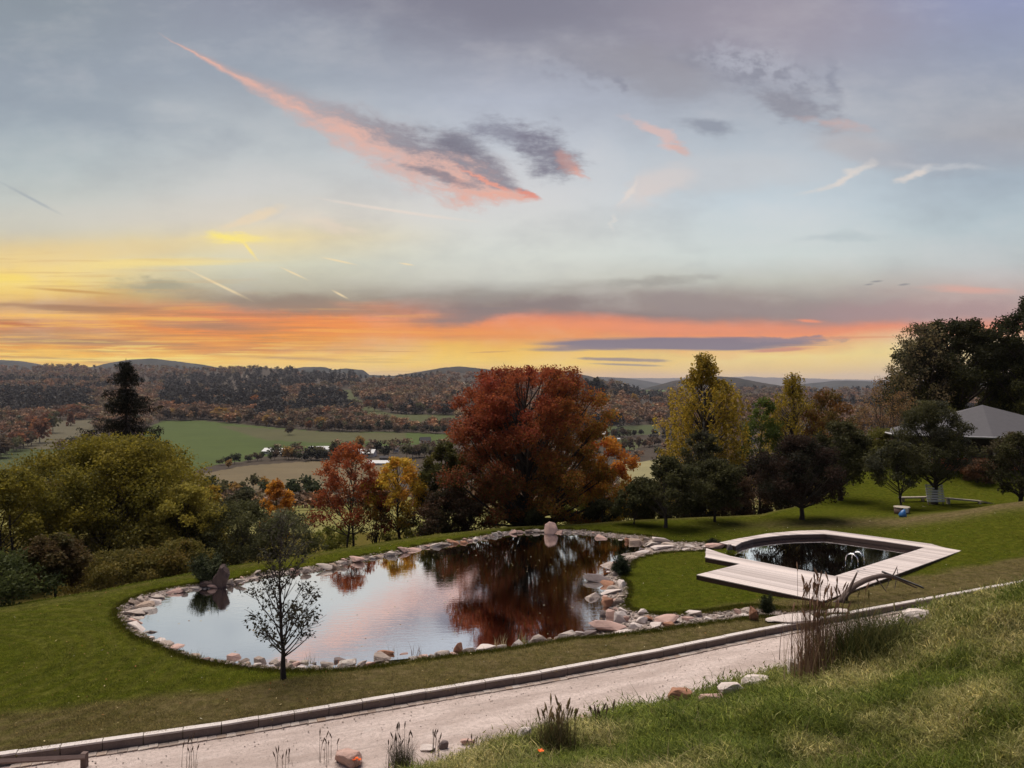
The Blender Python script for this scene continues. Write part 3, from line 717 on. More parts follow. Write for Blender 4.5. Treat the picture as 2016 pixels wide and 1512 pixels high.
M['hill_near'] = material('hill_forest', _hill(c3(.016,.018,.016), c3(.045,.034,.024), .02), .95, .1)
M['hill_far'] = material('hill_forest_far', _hill(c3(.020,.024,.022), c3(.05,.05,.045), .008), .95, .1)
hill('hill', [(-700,712),(-200,706),(0,708),(40,711),(78,718),(130,732)], 3600, 600, M['hill_far'])
hill('hill', [(190,722),(225,714),(262,708),(300,706),(345,711),(400,718),(430,724)], 3500, 500, M['hill_far'])
hill('hill', [(560,730),(600,722),(640,723),(655,729),(680,725),(712,728),(724,738),(800,740)], 3400, 450, M['hill_far'])
hill('hill', [(760,742),(830,731),(870,724),(905,721),(950,726),(1010,734),(1080,731),(1130,733),(1160,740),(1200,752),(1225,764)], 3300, 420, M['hill_near'])
hill('hill', [(1255,772),(1290,760),(1330,749),(1370,745),(1410,741),(1450,744),(1500,754),(1560,764),(1640,775)], 3200, 420, M['hill_near'])
hill('hill', [(1140,752),(1180,742),(1230,744),(1270,750),(1310,758),(1350,765)], 7200, 900, M['hill_far'], -40, .5)
hill('hill', [(1500,768),(1570,762),(1610,754),(1650,749),(1700,750),(1740,753),(1790,752),(1900,758),(2100,748),(2500,735)], 5200, 700, M['hill_far'], -50, .7)
hill('mountains', [(900,752),(1050,745),(1150,744),(1300,744.5),(1430,743),(1480,741),(1500,743),(1560,744),(1620,746),(1800,749),(2200,747)], 15500, 700, M['hill_far'], -100, .8)

# ---- water
def sheet(name, P, z, mat, label=None, kind='structure'):
    bmv = [Vector((p[0], p[1], z)) for p in P]
    from mathutils.geometry import tessellate_polygon
    tr = tessellate_polygon([bmv]); tr = [t if (Vector(bmv[t[1]]-bmv[t[0]]).cross(bmv[t[2]]-bmv[t[0]])).z > 0 else (t[0], t[2], t[1]) for t in tr]
    return obj(name, mesh(name, [tuple(v) for v in bmv], np.array(tr)), mat, kind=kind)
sheet('pond_water', offset_poly(POND, np.full(len(POND), .25)), 0., M['pond_water'])
sheet('pool_water', POOL_POLY, .10, M['pool_water'])

# ---- road
aa = np.arange(-34, 62, .3); ds = np.linspace(0, 1, 20)
A_, D_ = np.meshgrid(aa, ds, indexing='ij'); T_ = D_; D_ = kline(A_)+.02+(.6-kline(A_)-.02)*T_; xx = RO[0]+RD[0]*A_+RN[0]*D_; yy = RO[1]+RD[1]*A_+RN[1]*D_
zz = .012*vn(xx, yy, .8, 7, 3)+.02*np.sin(T_*np.pi)+.0*A_+np.where(D_ > .2, -.02, 0)
ni, nj = xx.shape; i, j = np.meshgrid(np.arange(ni-1), np.arange(nj-1), indexing='ij'); a = (i*nj+j).ravel()
obj('road', mesh('road', np.stack([xx, yy, zz], -1).reshape(-1, 3), np.stack([a, a+nj, a+nj+1, a+1], 1), None, True), M['road'], kind='structure')
# ================================================================ trees and shrubs
def gz_(x, y): return float(zground(np.array([x]), np.array([y]), False)[0])
def leaves(pos, size, rng, droop=.3, wide=.55, up=.4):
    n = len(pos); a = rng.normal(size=(n, 3)); a[:, 2] -= droop; a /= np.linalg.norm(a, axis=1)[:, None]
    nn = rng.normal(size=(n, 3)); nn[:, 2] += up*2; b = np.cross(a, nn); b /= np.linalg.norm(b, axis=1)[:, None]+1e-6
    s = (size*(.6+.8*rng.random(n)))[:, None]
    V = np.stack([pos, pos+a*s*.45+b*s*wide*.5, pos+a*s, pos+a*s*.45-b*s*wide*.5], 1).reshape(-1, 3)
    return V, np.arange(4*n).reshape(n, 4)
def pal(rng, cols, n, jit=.3, w=None):
    cols = np.array(cols); i = rng.choice(len(cols), n, p=w); return cols[i]*(1-jit+2*jit*rng.random((n, 1)))
def bez(a, c, b, n=6): t = np.linspace(0, 1, n)[:, None]; return a*(1-t)**2+2*c*t*(1-t)+b*t*t
def crown_tree(name, base, h, w, label, cat, cols, seed, nl=14000, ls=.13, clumps=46, c0=.22, prof=None, trunk=.12, depth=None, clump_r=.2,
               stems=1, open_=1., side=None, bark='bark', twigs=0, group=None, lean=0., top_sparse=0., lay=.75, skew=0., low_cols=None, right_cols=None, tw_len=.5, limbs=True, low_hi=.62):
    """h height, w width of the crown; prof: relative radius by relative height within the crown"""
    rng = np.random.default_rng(seed); base = np.array(base, float); depth = depth or w*.9
    prof = prof or [(0, .55), (.2, .9), (.45, 1.), (.7, .82), (.88, .5), (1, .12)]
    t = thing(name, tuple(base), label, cat, group)
    zc0 = c0*h; ch = h-zc0; ph = [p[0] for p in prof]; pr = [p[1] for p in prof]
    # clump centres
    C = []; R_ = []
    for k in range(clumps):
        hh = (k+.5+rng.normal()*.4)/clumps; hh = min(max(hh, .02), .98); hh = hh**lay
        r = np.interp(hh, ph, pr); ang = k*2.39996+rng.normal()*.4; q = math.sqrt(rng.random())*.55+.38
        rr = r*q*(1+.22*rng.normal()*.6)*1.1
        C.append((math.cos(ang)*rr*w/2+skew*hh*w/2, math.sin(ang)*rr*depth/2, zc0+hh*ch)); R_.append(clump_r*w*(.55+.6*rng.random())*(.55+.45*r))
    C = np.array(C); R_ = np.array(R_)
    wob = 1+.20*vn(np.arctan2(C[:, 1], C[:, 0])*2.0, C[:, 2]/h*5, 1., seed, 2); C[:, :2] *= wob[:, None]
    C[:, 2] = np.minimum(C[:, 2], h-R_*.55)
    # leaves around clumps, gathered in sprays
    wt = R_**2; wt /= wt.sum(); ci = rng.choice(clumps, nl, p=wt)
    d = rng.normal(size=(nl, 3)); d /= np.linalg.norm(d, axis=1)[:, None]; nsp = 60
    sprd = rng.normal(size=(clumps, nsp, 3)); sprd /= np.linalg.norm(sprd, axis=2)[..., None]; si = rng.integers(nsp, size=nl)
    sd = sprd[ci, si]; rad = (rng.random(nl)**.55)
    P_l = C[ci]+(sd*rad[:, None]+d*.20*open_)*R_[ci][:, None]*np.array([1, 1, .72])
    keep = P_l[:, 2] > zc0*.6; 
    if top_sparse: keep &= rng.random(nl) > top_sparse*sm(.5 if top_sparse > .35 else .75, .95, P_l[:, 2]/h)
    P_l = P_l[keep]; ci = ci[keep]; n = len(P_l)
    V, Q = leaves(P_l, ls*1.12, rng, wide=.68)
    base_c = pal(rng, cols, n); cc_ = pal(rng, cols, clumps, .2)[ci]; Cc = base_c*.45+cc_*.55
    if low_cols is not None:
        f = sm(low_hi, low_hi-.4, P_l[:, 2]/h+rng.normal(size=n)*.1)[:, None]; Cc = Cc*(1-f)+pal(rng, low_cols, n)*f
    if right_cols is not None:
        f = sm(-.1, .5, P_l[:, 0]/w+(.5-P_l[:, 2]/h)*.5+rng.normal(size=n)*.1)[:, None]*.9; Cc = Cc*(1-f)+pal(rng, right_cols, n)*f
    Cc = np.minimum(Cc*1.22, .75)
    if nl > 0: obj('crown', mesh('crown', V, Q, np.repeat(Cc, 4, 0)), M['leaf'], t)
    # wood
    g = G(); tops = []
    for s_ in range(stems):
        off = np.array([rng.normal()*.12*(stems > 1)*trunk*8, rng.normal()*.1*(stems > 1)*trunk*8, 0]); zt = h*(.78+.12*rng.random()); n_ = 9
        tz = np.linspace(-.25, zt, n_); sway = np.cumsum(rng.normal(size=(n_, 2))*h*.008*(1+.6*(stems > 1)), 0)
        pts = np.stack([off[0]+sway[:, 0]+(lean+(rng.normal()*.1 if stems > 1 else 0))*tz, off[1]+sway[:, 1], tz], 1)
        fr = np.clip(tz/zt, 0, 1); rad = trunk*(1.25-1.1*fr**.8)*(1 if stems == 1 else .55); rad[0] *= 1.35
        g.tube(pts, rad, 8 if stems == 1 else 5, rough=.05); tops.append(pts)
    g2 = G()
    if limbs:
        for k in range(clumps):
            tp = tops[k % stems]; zs = max(C[k, 2]-.75*math.hypot(C[k, 0], C[k, 1])-.12*h, c0*h*.55+.1*h*rng.random())
            zs = min(zs, tp[-1, 2]*.97); a = np.array([np.interp(zs, tp[:, 2], tp[:, 0]), np.interp(zs, tp[:, 2], tp[:, 1]), zs])
            b = C[k]; m = a*.45+b*.55; m[2] = a[2]*.6+b[2]*.4; pts = bez(a, m, b); r0 = trunk*(.42 if stems == 1 else .3)*(.35+.65*(1-zs/h))
            g2.tube(pts, np.linspace(r0, r0*.28, 6), 5 if r0 > .03 else 4)
            for q in range(twigs):
                e = b+sprd[k, q]*R_[k]*np.array([1, 1, .8])*(tw_len/.5); st = a*.0+pts[rng.integers(3, 6)]
                mid = (st+e)/2+rng.normal(size=3)*R_[k]*.12; g2.tube(bez(st, mid, e, 4), np.linspace(max(r0*.26, .006), .004, 4), 3)
    obj('trunk', g.me('trunk', True), M[bark], t)
    if g2.V: obj('branches', g2.me('branches', True), M[bark if not twigs else 'bark'], t)
    return t
def on_ground(u, v, z=None):
    """where a sight line first meets the near ground"""
    y = np.geomspace(2.5, 90, 2600); x = (u-CU)/F*y; zr = CH-(v-CV)/F*y; zg_ = zground(x, y, False); h = np.nonzero(zr <= zg_)[0]; i = h[0] if len(h) else len(y)-1
    return np.array([x[i], y[i], zg_[i]])
def size(px, Y): return px/F*Y
RED = [(.27,.068,.028), (.20,.052,.024), (.33,.105,.03), (.25,.07,.03)]; DKRED = [(.17,.03,.02), (.24,.05,.025)]
ORG = [(.46,.20,.03), (.40,.15,.025), (.50,.25,.035)]; YEL = [(.48,.34,.045), (.40,.27,.035), (.44,.28,.03)]
OLV = [(.175,.145,.020), (.13,.112,.018), (.23,.18,.025), (.075,.068,.015)]; GRN = [(.055,.065,.02), (.075,.085,.026), (.04,.05,.018)]
DKG = [(.040,.040,.016), (.056,.054,.020), (.080,.074,.030), (.030,.029,.013)]; BRN = [(.08,.05,.03), (.11,.065,.035), (.06,.04,.025)]

# -- around the pond
b = on_ground(560, 1337)
crown_tree('fruit_tree', b, 4.35, 2.3, 'slender young tree with small dark leaves standing alone on the near pond lawn', 'tree', [(.022,.022,.013), (.035,.032,.02), (.05,.045,.028)], 11,
    nl=2300, ls=.068, clumps=44, c0=.235, prof=[(0,.65),(.1,1.),(.28,.86),(.5,.62),(.7,.46),(.88,.34),(1,.16)], trunk=.062, clump_r=.17, twigs=9, lay=1.1, open_=.45, top_sparse=.8)
def tree_at(name, u, Y, vtop, wpx, label, cols, seed, vbase=None, cat='tree', **k):
    x = (u-CU)/F*Y; zb = gz_(x, Y); h = CH-(vtop-CV)*Y/F-zb
    return crown_tree(name, (x, Y, zb), h, size(wpx, Y), label, cat, cols, seed, **k)
# the big olive shrub trees at the left
tree_at('shrub_tree', 215, 43, 862, 350, 'huge rounded yellow green shrub tree left of the pond, tallest of the left thicket', OLV, 21, nl=115000, ls=.118, clumps=130, c0=.06, clump_r=.165, trunk=.16, stems=4, prof=[(0,.8),(.2,1.),(.5,1.),(.75,.82),(.92,.5),(1,.25)], low_cols=[(.10,.088,.022),(.14,.11,.028),(.06,.056,.018)])
tree_at('shrub_tree', 20, 37, 925, 240, 'olive green shrub tree cut by the left edge of the view', OLV, 22, nl=26000, ls=.12, clumps=60, c0=.05, clump_r=.15, trunk=.13, stems=3, low_cols=[(.07,.065,.02),(.11,.09,.025)])
tree_at('shrub_tree', 368, 41, 955, 150, 'yellowish shrub tree on the pond side of the left thicket', [(.30,.24,.04),(.24,.2,.035),(.17,.145,.03)], 23, nl=17000, ls=.115, clumps=44, c0=.04, clump_r=.19, trunk=.1, stems=3, low_cols=[(.10,.09,.024),(.17,.12,.03)])
tree_at('shrub_tree', 110, 30.3, 1052, 110, 'small dull reddish tree with a thin pale trunk in front of the left thicket', [(.09,.055,.025),(.10,.07,.028),(.06,.055,.018)], 24, nl=9000, ls=.10, clumps=30, c0=.28, clump_r=.2, trunk=.05)
tree_at('bush', -10, 28.5, 1090, 190, 'dark low bush at the far left end of the lawn', GRN, 25, cat='bush', nl=9000, ls=.1, clumps=30, c0=.0, clump_r=.2, trunk=.04, stems=3)
tree_at('bush', 235, 32.6, 1085, 190, 'brownish green bush below the tall yellow green shrub tree', [(.12,.10,.024),(.15,.11,.026),(.08,.07,.02)], 26, cat='bush', nl=11000, ls=.1, clumps=34, c0=.0, clump_r=.18, trunk=.04, stems=3)
tree_at('bush', 345, 33.8, 1062, 130, 'leafy bush beside the dark rock, mottled rust and green', [(.13,.11,.025),(.09,.08,.02),(.15,.10,.025)], 27, cat='bush', nl=8000, ls=.1, clumps=30, c0=.0, clump_r=.2, trunk=.04, stems=3)
tree_at('bush', 470, 42, 988, 180, 'dark green rounded bush behind the young tree, left of a pair', [(.06,.062,.024), (.08,.078,.03), (.045,.045,.02)], 28, cat='bush', nl=14000, ls=.1, clumps=44, c0=.0, clump_r=.17, trunk=.06, stems=3)
tree_at('bush', 562, 42.5, 1004, 140, 'dark green bush flecked with pale leaves, right of a pair behind the young tree', [(.085,.088,.032), (.065,.070,.026), (.11,.11,.05), (.15,.145,.09)], 29, cat='bush', nl=11000, ls=.1, clumps=36, c0=.0, clump_r=.18, trunk=.05, stems=3)
tree_at('bush', 475, 47, 965, 90, 'grey green bush showing above the dark pair of bushes', [(.06,.06,.035),(.08,.075,.04)], 30, cat='bush', nl=6000, ls=.13, clumps=24, c0=.0, clump_r=.2, trunk=.05, stems=2)
tree_at('autumn_tree', 545, 62, 946, 58, 'small rounded orange tree between dark bushes below the brown field', ORG+[(.22,.08,.02)], 31, nl=6000, ls=.16, clumps=24, c0=.1, clump_r=.22, trunk=.1)
tree_at('autumn_tree', 418, 70, 956, 46, 'small golden tree beyond the yellow green thicket', [(.34,.22,.03),(.26,.16,.03)], 32, nl=4000, ls=.18, clumps=18, c0=.1, clump_r=.24, trunk=.1)
# red and yellow trees behind the pond's long edge
tree_at('autumn_tree', 688, 45, 872, 155, 'slim red leaved tree on the far pond bank left of the yellow one', RED+[(.30,.09,.03)], 33, nl=9500, ls=.12, clumps=60, c0=.22, clump_r=.15, trunk=.11, twigs=4, low_cols=DKRED+[(.15,.09,.02)], prof=[(0,.95),(.25,1.),(.5,.85),(.7,.66),(.88,.4),(1,.15)], open_=.8, stems=2)
tree_at('autumn_tree', 786, 45.5, 900, 108, 'slim yellow orange tree on the far pond bank right of the red one', YEL+ORG[:1], 34, nl=8500, ls=.12, clumps=50, c0=.22, clump_r=.17, trunk=.085, twigs=4, low_cols=[(.14,.13,.02),(.22,.13,.03)], open_=.8)
tree_at('bush', 738, 45.0, 948, 70, 'thin many stemmed bush between the red tree and the yellow tree', [(.12,.07,.03),(.16,.10,.03),(.10,.09,.02)], 35, cat='bush', nl=2600, ls=.1, clumps=30, c0=.1, clump_r=.18, trunk=.06, stems=7, twigs=3)
tree_at('bush', 655, 47, 1035, 80, 'low yellow green scrub at the foot of the slim red tree', [(.15,.15,.03),(.1,.11,.02)], 351, cat='bush', nl=2600, ls=.12, clumps=20, c0=.0, clump_r=.2, trunk=.03, stems=3)
tree_at('bush', 800, 47, 1025, 90, 'low yellow green scrub at the foot of the slim yellow tree', [(.16,.15,.03),(.1,.10,.02)], 352, cat='bush', nl=2600, ls=.12, clumps=20, c0=.0, clump_r=.2, trunk=.03, stems=3)
tree_at('tree', 872, 46, 872, 100, 'dark olive tree half hidden by the great red cherry', [(.07,.07,.02),(.045,.045,.018),(.09,.075,.02)], 36, nl=15000, ls=.13, clumps=44, c0=.05, clump_r=.2, trunk=.1)
tree_at('bush', 880, 43.5, 965, 120, 'dark brown bush at the left foot of the great red cherry', [(.045,.03,.018),(.035,.032,.016),(.07,.035,.02)], 37, cat='bush', nl=11000, ls=.12, clumps=36, c0=.0, clump_r=.19, trunk=.05, stems=4)
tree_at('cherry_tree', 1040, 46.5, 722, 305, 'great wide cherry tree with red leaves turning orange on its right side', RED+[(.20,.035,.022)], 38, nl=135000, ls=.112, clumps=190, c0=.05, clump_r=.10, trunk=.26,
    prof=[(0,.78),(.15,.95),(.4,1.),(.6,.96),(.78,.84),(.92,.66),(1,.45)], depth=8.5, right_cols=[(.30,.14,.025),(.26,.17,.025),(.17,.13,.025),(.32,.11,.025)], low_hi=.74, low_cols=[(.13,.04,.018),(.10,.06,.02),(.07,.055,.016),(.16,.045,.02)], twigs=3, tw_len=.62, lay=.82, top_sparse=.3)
tree_at('autumn_tree', 1195, 47.5, 862, 112, 'orange and yellow tree leaning out at the right of the great cherry', ORG+[(.34,.07,.025)], 39, nl=12000, ls=.13, clumps=44, c0=.14, clump_r=.18, trunk=.07, low_cols=YEL+[(.17,.16,.03)], lay=1.)
tree_at('bush', 1150, 50, 962, 90, 'yellow green leafy growth beneath the orange tree', [(.22,.21,.03),(.15,.15,.025)], 40, cat='bush', nl=5000, ls=.12, clumps=26, c0=.0, clump_r=.2, trunk=.04, stems=3)
tree_at('fir_shrub', 1056, 42.6, 1000, 36, 'small dark shrub under the great cherry behind the upright pink boulder', DKG, 41, cat='bush', nl=3500, ls=.09, clumps=16, c0=.0, clump_r=.25, trunk=.03, stems=2)
rngc = np.random.default_rng(5); ct = [o for o in bpy.data.objects if o.name == 'cherry_tree'][0]; g = G(); Lp = []
for k in range(34):
    a = rngc.uniform(-1, 1)*4.1; zb_ = (8.3-.10*a*a)+rngc.uniform(-.3, .3)+.9; yb_ = rngc.uniform(-2.5, 2.5); e = np.array([a+rngc.normal()*.3, yb_, zb_+rngc.uniform(.6, 1.5)]); pts = bez(np.array([a*.9, yb_, zb_-.8]), np.array([a, yb_, zb_+.3]), e, 5); g.tube(pts, np.linspace(.02, .006, 5), 3)
    tt = rngc.random(26); Lp.append(np.stack([np.interp(tt, np.linspace(0, 1, 5), pts[:, c]) for c in range(3)], 1)+rngc.normal(size=(26, 3))*.06)
Lp = np.concatenate(Lp); V, Q = leaves(Lp, .13, rngc); obj('top_sprigs', mesh('top_sprigs', V, Q, np.repeat(pal(rngc, DKRED+RED, len(Lp)), 4, 0)), M['leaf'], ct); obj('top_twigs', g.me('top_twigs'), M['bark'], ct, kind='stuff')
# garden trees on the lawn behind the pool
tree_at('garden_tree', 1250, 42.2, 952, 68, 'small thin dark green tree on the lawn just right of the orange tree', DKG+[(.05,.055,.02)], 42, nl=5500, ls=.11, clumps=30, c0=.2, clump_r=.2, trunk=.05, stems=2)
tree_at('garden_tree', 1188, 44.0, 985, 60, 'dark young tree under the orange tree', DKG, 43, nl=4500, ls=.11, clumps=24, c0=.15, clump_r=.22, trunk=.05)
tree_at('garden_tree', 1312, 41.2, 898, 118, 'dark green open tree with a forked trunk behind the pond stones', DKG+[(.06,.062,.028)], 44, nl=12500, ls=.11, clumps=50, c0=.2, clump_r=.16, trunk=.085, twigs=2)
tree_at('garden_tree', 1407, 42.8, 905, 104, 'dark green tree with a straight thin trunk in front of the tall birch', DKG, 45, nl=12500, ls=.11, clumps=44, c0=.26, clump_r=.19, trunk=.07)
tree_at('garden_tree', 1578, 43.2, 858, 150, 'very dark reddish brown tree behind the far edge of the pool', [(.03,.018,.014),(.022,.018,.013),(.045,.026,.018),(.02,.022,.013)], 46, nl=24000, ls=.10, clumps=70, c0=.2, clump_r=.17, trunk=.12, twigs=1)
tree_at('garden_tree', 1656, 50.5, 830, 120, 'nearly black green tree leaning left behind the reddish brown one', DKG, 47, nl=11500, ls=.125, clumps=44, c0=.26, clump_r=.17, trunk=.14, lean=-.06)
tree_at('garden_tree', 1768, 46.8, 868, 104, 'grey green tree with a V shaped trunk growing from the timber planter', DKG+[(.07,.07,.05)], 48, nl=9500, ls=.11, clumps=44, c0=.34, clump_r=.18, trunk=.10, stems=2, twigs=2)
tree_at('garden_tree', 1838, 49.0, 790, 132, 'tall dark tree in front of the slatted climbing frame', DKG+[(.06,.06,.045)], 49, nl=24000, ls=.10, clumps=70, c0=.26, clump_r=.17, trunk=.16, twigs=1)
tree_at('garden_tree', 2008, 47.5, 852, 115, 'low spreading dark tree at the right edge before the pavilion', DKG+[(.07,.05,.03)], 50, nl=12000, ls=.12, clumps=50, c0=.16, clump_r=.17, trunk=.12, twigs=2, prof=[(0,.4),(.2,.9),(.5,1.),(.8,.8),(1,.3)])
tree_at('bush', 1925, 55, 905, 66, 'rusty brown open bush before the orange pavilion wall', BRN+[(.12,.05,.025)], 51, cat='bush', nl=4500, ls=.12, clumps=30, c0=.05, clump_r=.2, trunk=.05, stems=5, twigs=3)
tree_at('bush', 1745, 60, 845, 110, 'yellow green bush left of the small pavilion roof', [(.12,.11,.025),(.09,.085,.02)], 52, cat='bush', nl=8000, ls=.15, clumps=36, c0=.0, clump_r=.19, trunk=.05, stems=4)
# behind them
for i_, (u_, Y_, v_, w_, c_, l_) in enumerate(((1235,52,960,90,[(.07,.06,.02),(.10,.085,.025)],'olive undergrowth between the orange tree and the garden trees'),(1285,51,945,80,[(.05,.05,.02),(.08,.07,.03)],'dark undergrowth left of the forked garden tree'),(1365,52,935,80,[(.06,.05,.022),(.09,.06,.028)],'brown green undergrowth between the two thin trunked trees'),
    (1445,50,925,84,[(.10,.06,.035),(.07,.045,.025)],'reddish brown bush right of the straight thin trunk'),(1535,54,900,90,[(.05,.04,.02),(.08,.055,.03)],'dark brown bush left behind the reddish tree'),(1640,60,880,90,[(.06,.055,.022),(.04,.04,.018)],'dark bush behind the leaning garden tree'),(1700,62,872,90,[(.09,.075,.028),(.06,.055,.02)],'olive bush between leaning tree and V shaped tree'))):
    tree_at('bush', u_, Y_, v_, w_, l_, c_, 560+i_, cat='bush', nl=6500, ls=.14, clumps=30, c0=.0, clump_r=.2, trunk=.04, stems=4, twigs=1)
tree_at('bush', 1490, 53, 905, 120, 'dark brown undergrowth between the straight thin trunk and the reddish tree', [(.04,.025,.018),(.03,.028,.015)], 53, cat='bush', nl=9000, ls=.14, clumps=36, c0=.0, clump_r=.18, trunk=.05, stems=4)
tree_at('tree', 1380, 50, 850, 100, 'dark grey green tree at the foot of the tall birch', DKG+[(.07,.065,.05)], 54, nl=11000, ls=.14, clumps=36, c0=.08, clump_r=.2, trunk=.1)
tree_at('bush', 1335, 50, 930, 120, 'dark hedge like bush behind the tree with the forked trunk', [(.035,.035,.018),(.05,.04,.02)], 541, cat='bush', nl=8000, ls=.14, clumps=30, c0=.0, clump_r=.2, trunk=.05, stems=4)
tree_at('bush', 1600, 57, 890, 160, 'dark mixed undergrowth behind the reddish brown tree', [(.045,.03,.018),(.035,.032,.016)], 542, cat='bush', nl=11000, ls=.15, clumps=36, c0=.0, clump_r=.2, trunk=.05, stems=4)
tree_at('tree', 1500, 66, 782, 84, 'bright green topped slim tree between the two birches', [(.06,.085,.018),(.08,.10,.02)], 55, nl=8000, ls=.16, clumps=30, c0=.1, clump_r=.24, trunk=.1, low_cols=BRN+[(.06,.055,.02)])
tree_at('tree', 1632, 66, 768, 112, 'rust orange tree with green right side behind the black green tree', [(.17,.075,.022),(.13,.065,.02),(.09,.07,.02)], 56, nl=10000, ls=.16, clumps=36, c0=.08, clump_r=.22, trunk=.12)
for i_, (u, vt, w, lb) in enumerate(((1700, 800, 46, 'leafless brown twiggy shrub nearest the rust orange tree'), (1738, 742, 66, 'tallest leafless brown tree left of the big dark trees'), (1775, 770, 54, 'bare brown tree against the foot of the big dark trees'), (1460, 850, 50, 'bare brown shrub right of the tall birch'))):
    tree_at('bare_tree', u, 64+i_, vt, w*1.2, lb, [(.20,.11,.05),(.24,.15,.06)], 60+i_, nl=1500, ls=.12, clumps=50, c0=.1, clump_r=.26, trunk=.08, stems=5, twigs=9, tw_len=.6)
# the great dark trees at the right
tree_at('great_tree', 1878, 76, 632, 205, 'great dark tree against the sunset left of its taller neighbour', [(.03,.03,.013),(.045,.042,.015),(.022,.024,.012)], 70, nl=62000, ls=.19, clumps=95, c0=.15, clump_r=.13, trunk=.4, twigs=4, open_=1.4, low_cols=[(.11,.10,.02),(.06,.06,.018),(.035,.035,.015)], prof=[(0,.8),(.25,1.),(.55,1.),(.8,.75),(.93,.5),(1,.25)])
tree_at('great_tree', 2060, 72, 560, 200, 'tallest dark tree at the right edge rising above the pavilion', [(.028,.03,.014),(.04,.042,.018),(.022,.024,.012)], 71, nl=50000, ls=.19, clumps=80, c0=.2, clump_r=.13, trunk=.4, twigs=4, low_cols=[(.09,.085,.02),(.05,.05,.018)])
tree_at('bare_tree', 1812, 74, 636, 120, 'pale twiggy half bare tree fringing the left of the great dark tree', [(.16,.13,.06),(.2,.14,.07),(.05,.05,.03)], 72, nl=4200, ls=.2, clumps=70, c0=.25, clump_r=.2, trunk=.2, stems=3, twigs=9, tw_len=.62)
tree_at('great_tree', 1985, 84, 668, 120, 'dark green tree filling the gap between the two great trees', [(.03,.03,.013),(.05,.05,.018)], 73, nl=26000, ls=.2, clumps=44, c0=.1, clump_r=.18, trunk=.3)
tree_at('tree', 1850, 70, 800, 130, 'yellow green lower tree beneath the great dark tree', [(.13,.12,.022),(.09,.085,.02),(.05,.05,.018)], 74, nl=9000, ls=.2, clumps=36, c0=.1, clump_r=.2, trunk=.15)
# -- birches
def birch(name, u, Y, vtop, wpx, label, seed, n=260, nl=60, cols=None):
    rng = np.random.default_rng(seed); x = (u-CU)/F*Y; zb = gz_(x, Y); h = CH-(vtop-CV)*Y/F-zb; w = size(wpx, Y); t = thing(name, (x, Y, zb), label, 'tree')
    P_l = []; g = G(); gt = G()
    tz = np.linspace(-.2, h*.97, 12); sw = np.cumsum(rng.normal(size=(12, 2))*.05, 0); tr = np.stack([sw[:, 0], sw[:, 1], tz], 1); gt.tube(tr, np.linspace(.17, .015, 12), 8)
    for k in range(n):
        f = .12+.86*((k+rng.random())/n); z = f*h; r = w/2*np.interp(f, [.1,.3,.5,.72,.80,.85,.93,1.], [.8,.95,1.,.9,.62,.30,.24,.08])*(.35+.65*rng.random()**.6)
        a = rng.random()*2*np.pi; e = np.array([math.cos(a)*r, math.sin(a)*r, min(z+.12*r, h*.985)]); s = np.array([np.interp(z-.9*r, tz, tr[:, 0]), 0, max(z-.9*r, .1*h)])
        br = bez(s, np.array([e[0]*.6, e[1]*.6, e[2]]), e, 5); g.tube(br, np.linspace(.035, .009, 5), 3)
        L_ = (.5+1.1*rng.random())*(1. if f < .8 else .5)
        for q in range(3):
            st = br[3+(q > 0)]+rng.normal(size=3)*.16; tt = rng.random(nl//3); P_l.append(st+np.stack([rng.normal(size=nl//3)*.07+.1*tt, rng.normal(size=nl//3)*.07, -L_*tt], 1))
    P_l = np.concatenate(P_l); keep = rng.random(len(P_l)) > .55*sm(.8, .98, P_l[:, 2]/h); P_l = P_l[keep]; V, Q = leaves(P_l, .165, rng, droop=1.2)
    c = pal(rng, cols, len(P_l), .35); blk = vn(P_l[:, 0]*1.0+P_l[:, 1], P_l[:, 2], .8, seed, 2)[:, None]; c = c*(1+.4*blk)
    obj('crown', mesh('crown', V, Q, np.repeat(c, 4, 0)), M['leaf'], t); obj('trunk', gt.me('trunk', True), M['birch_bark'], t); obj('branches', g.me('branches', True), M['bark'], t)
BIR = [(.42,.29,.035), (.32,.23,.03), (.22,.17,.025), (.46,.30,.035)]
birch('birch_tree', 1385, 56, 690, 185, 'tall weeping birch in golden green leaf with a thin top above the skyline', 80, 420, 72, BIR)
birch('birch_tree', 1560, 68, 728, 140, 'smaller weeping birch with bare airy top, second from the tall one', 81, 300, 60, BIR[:3])
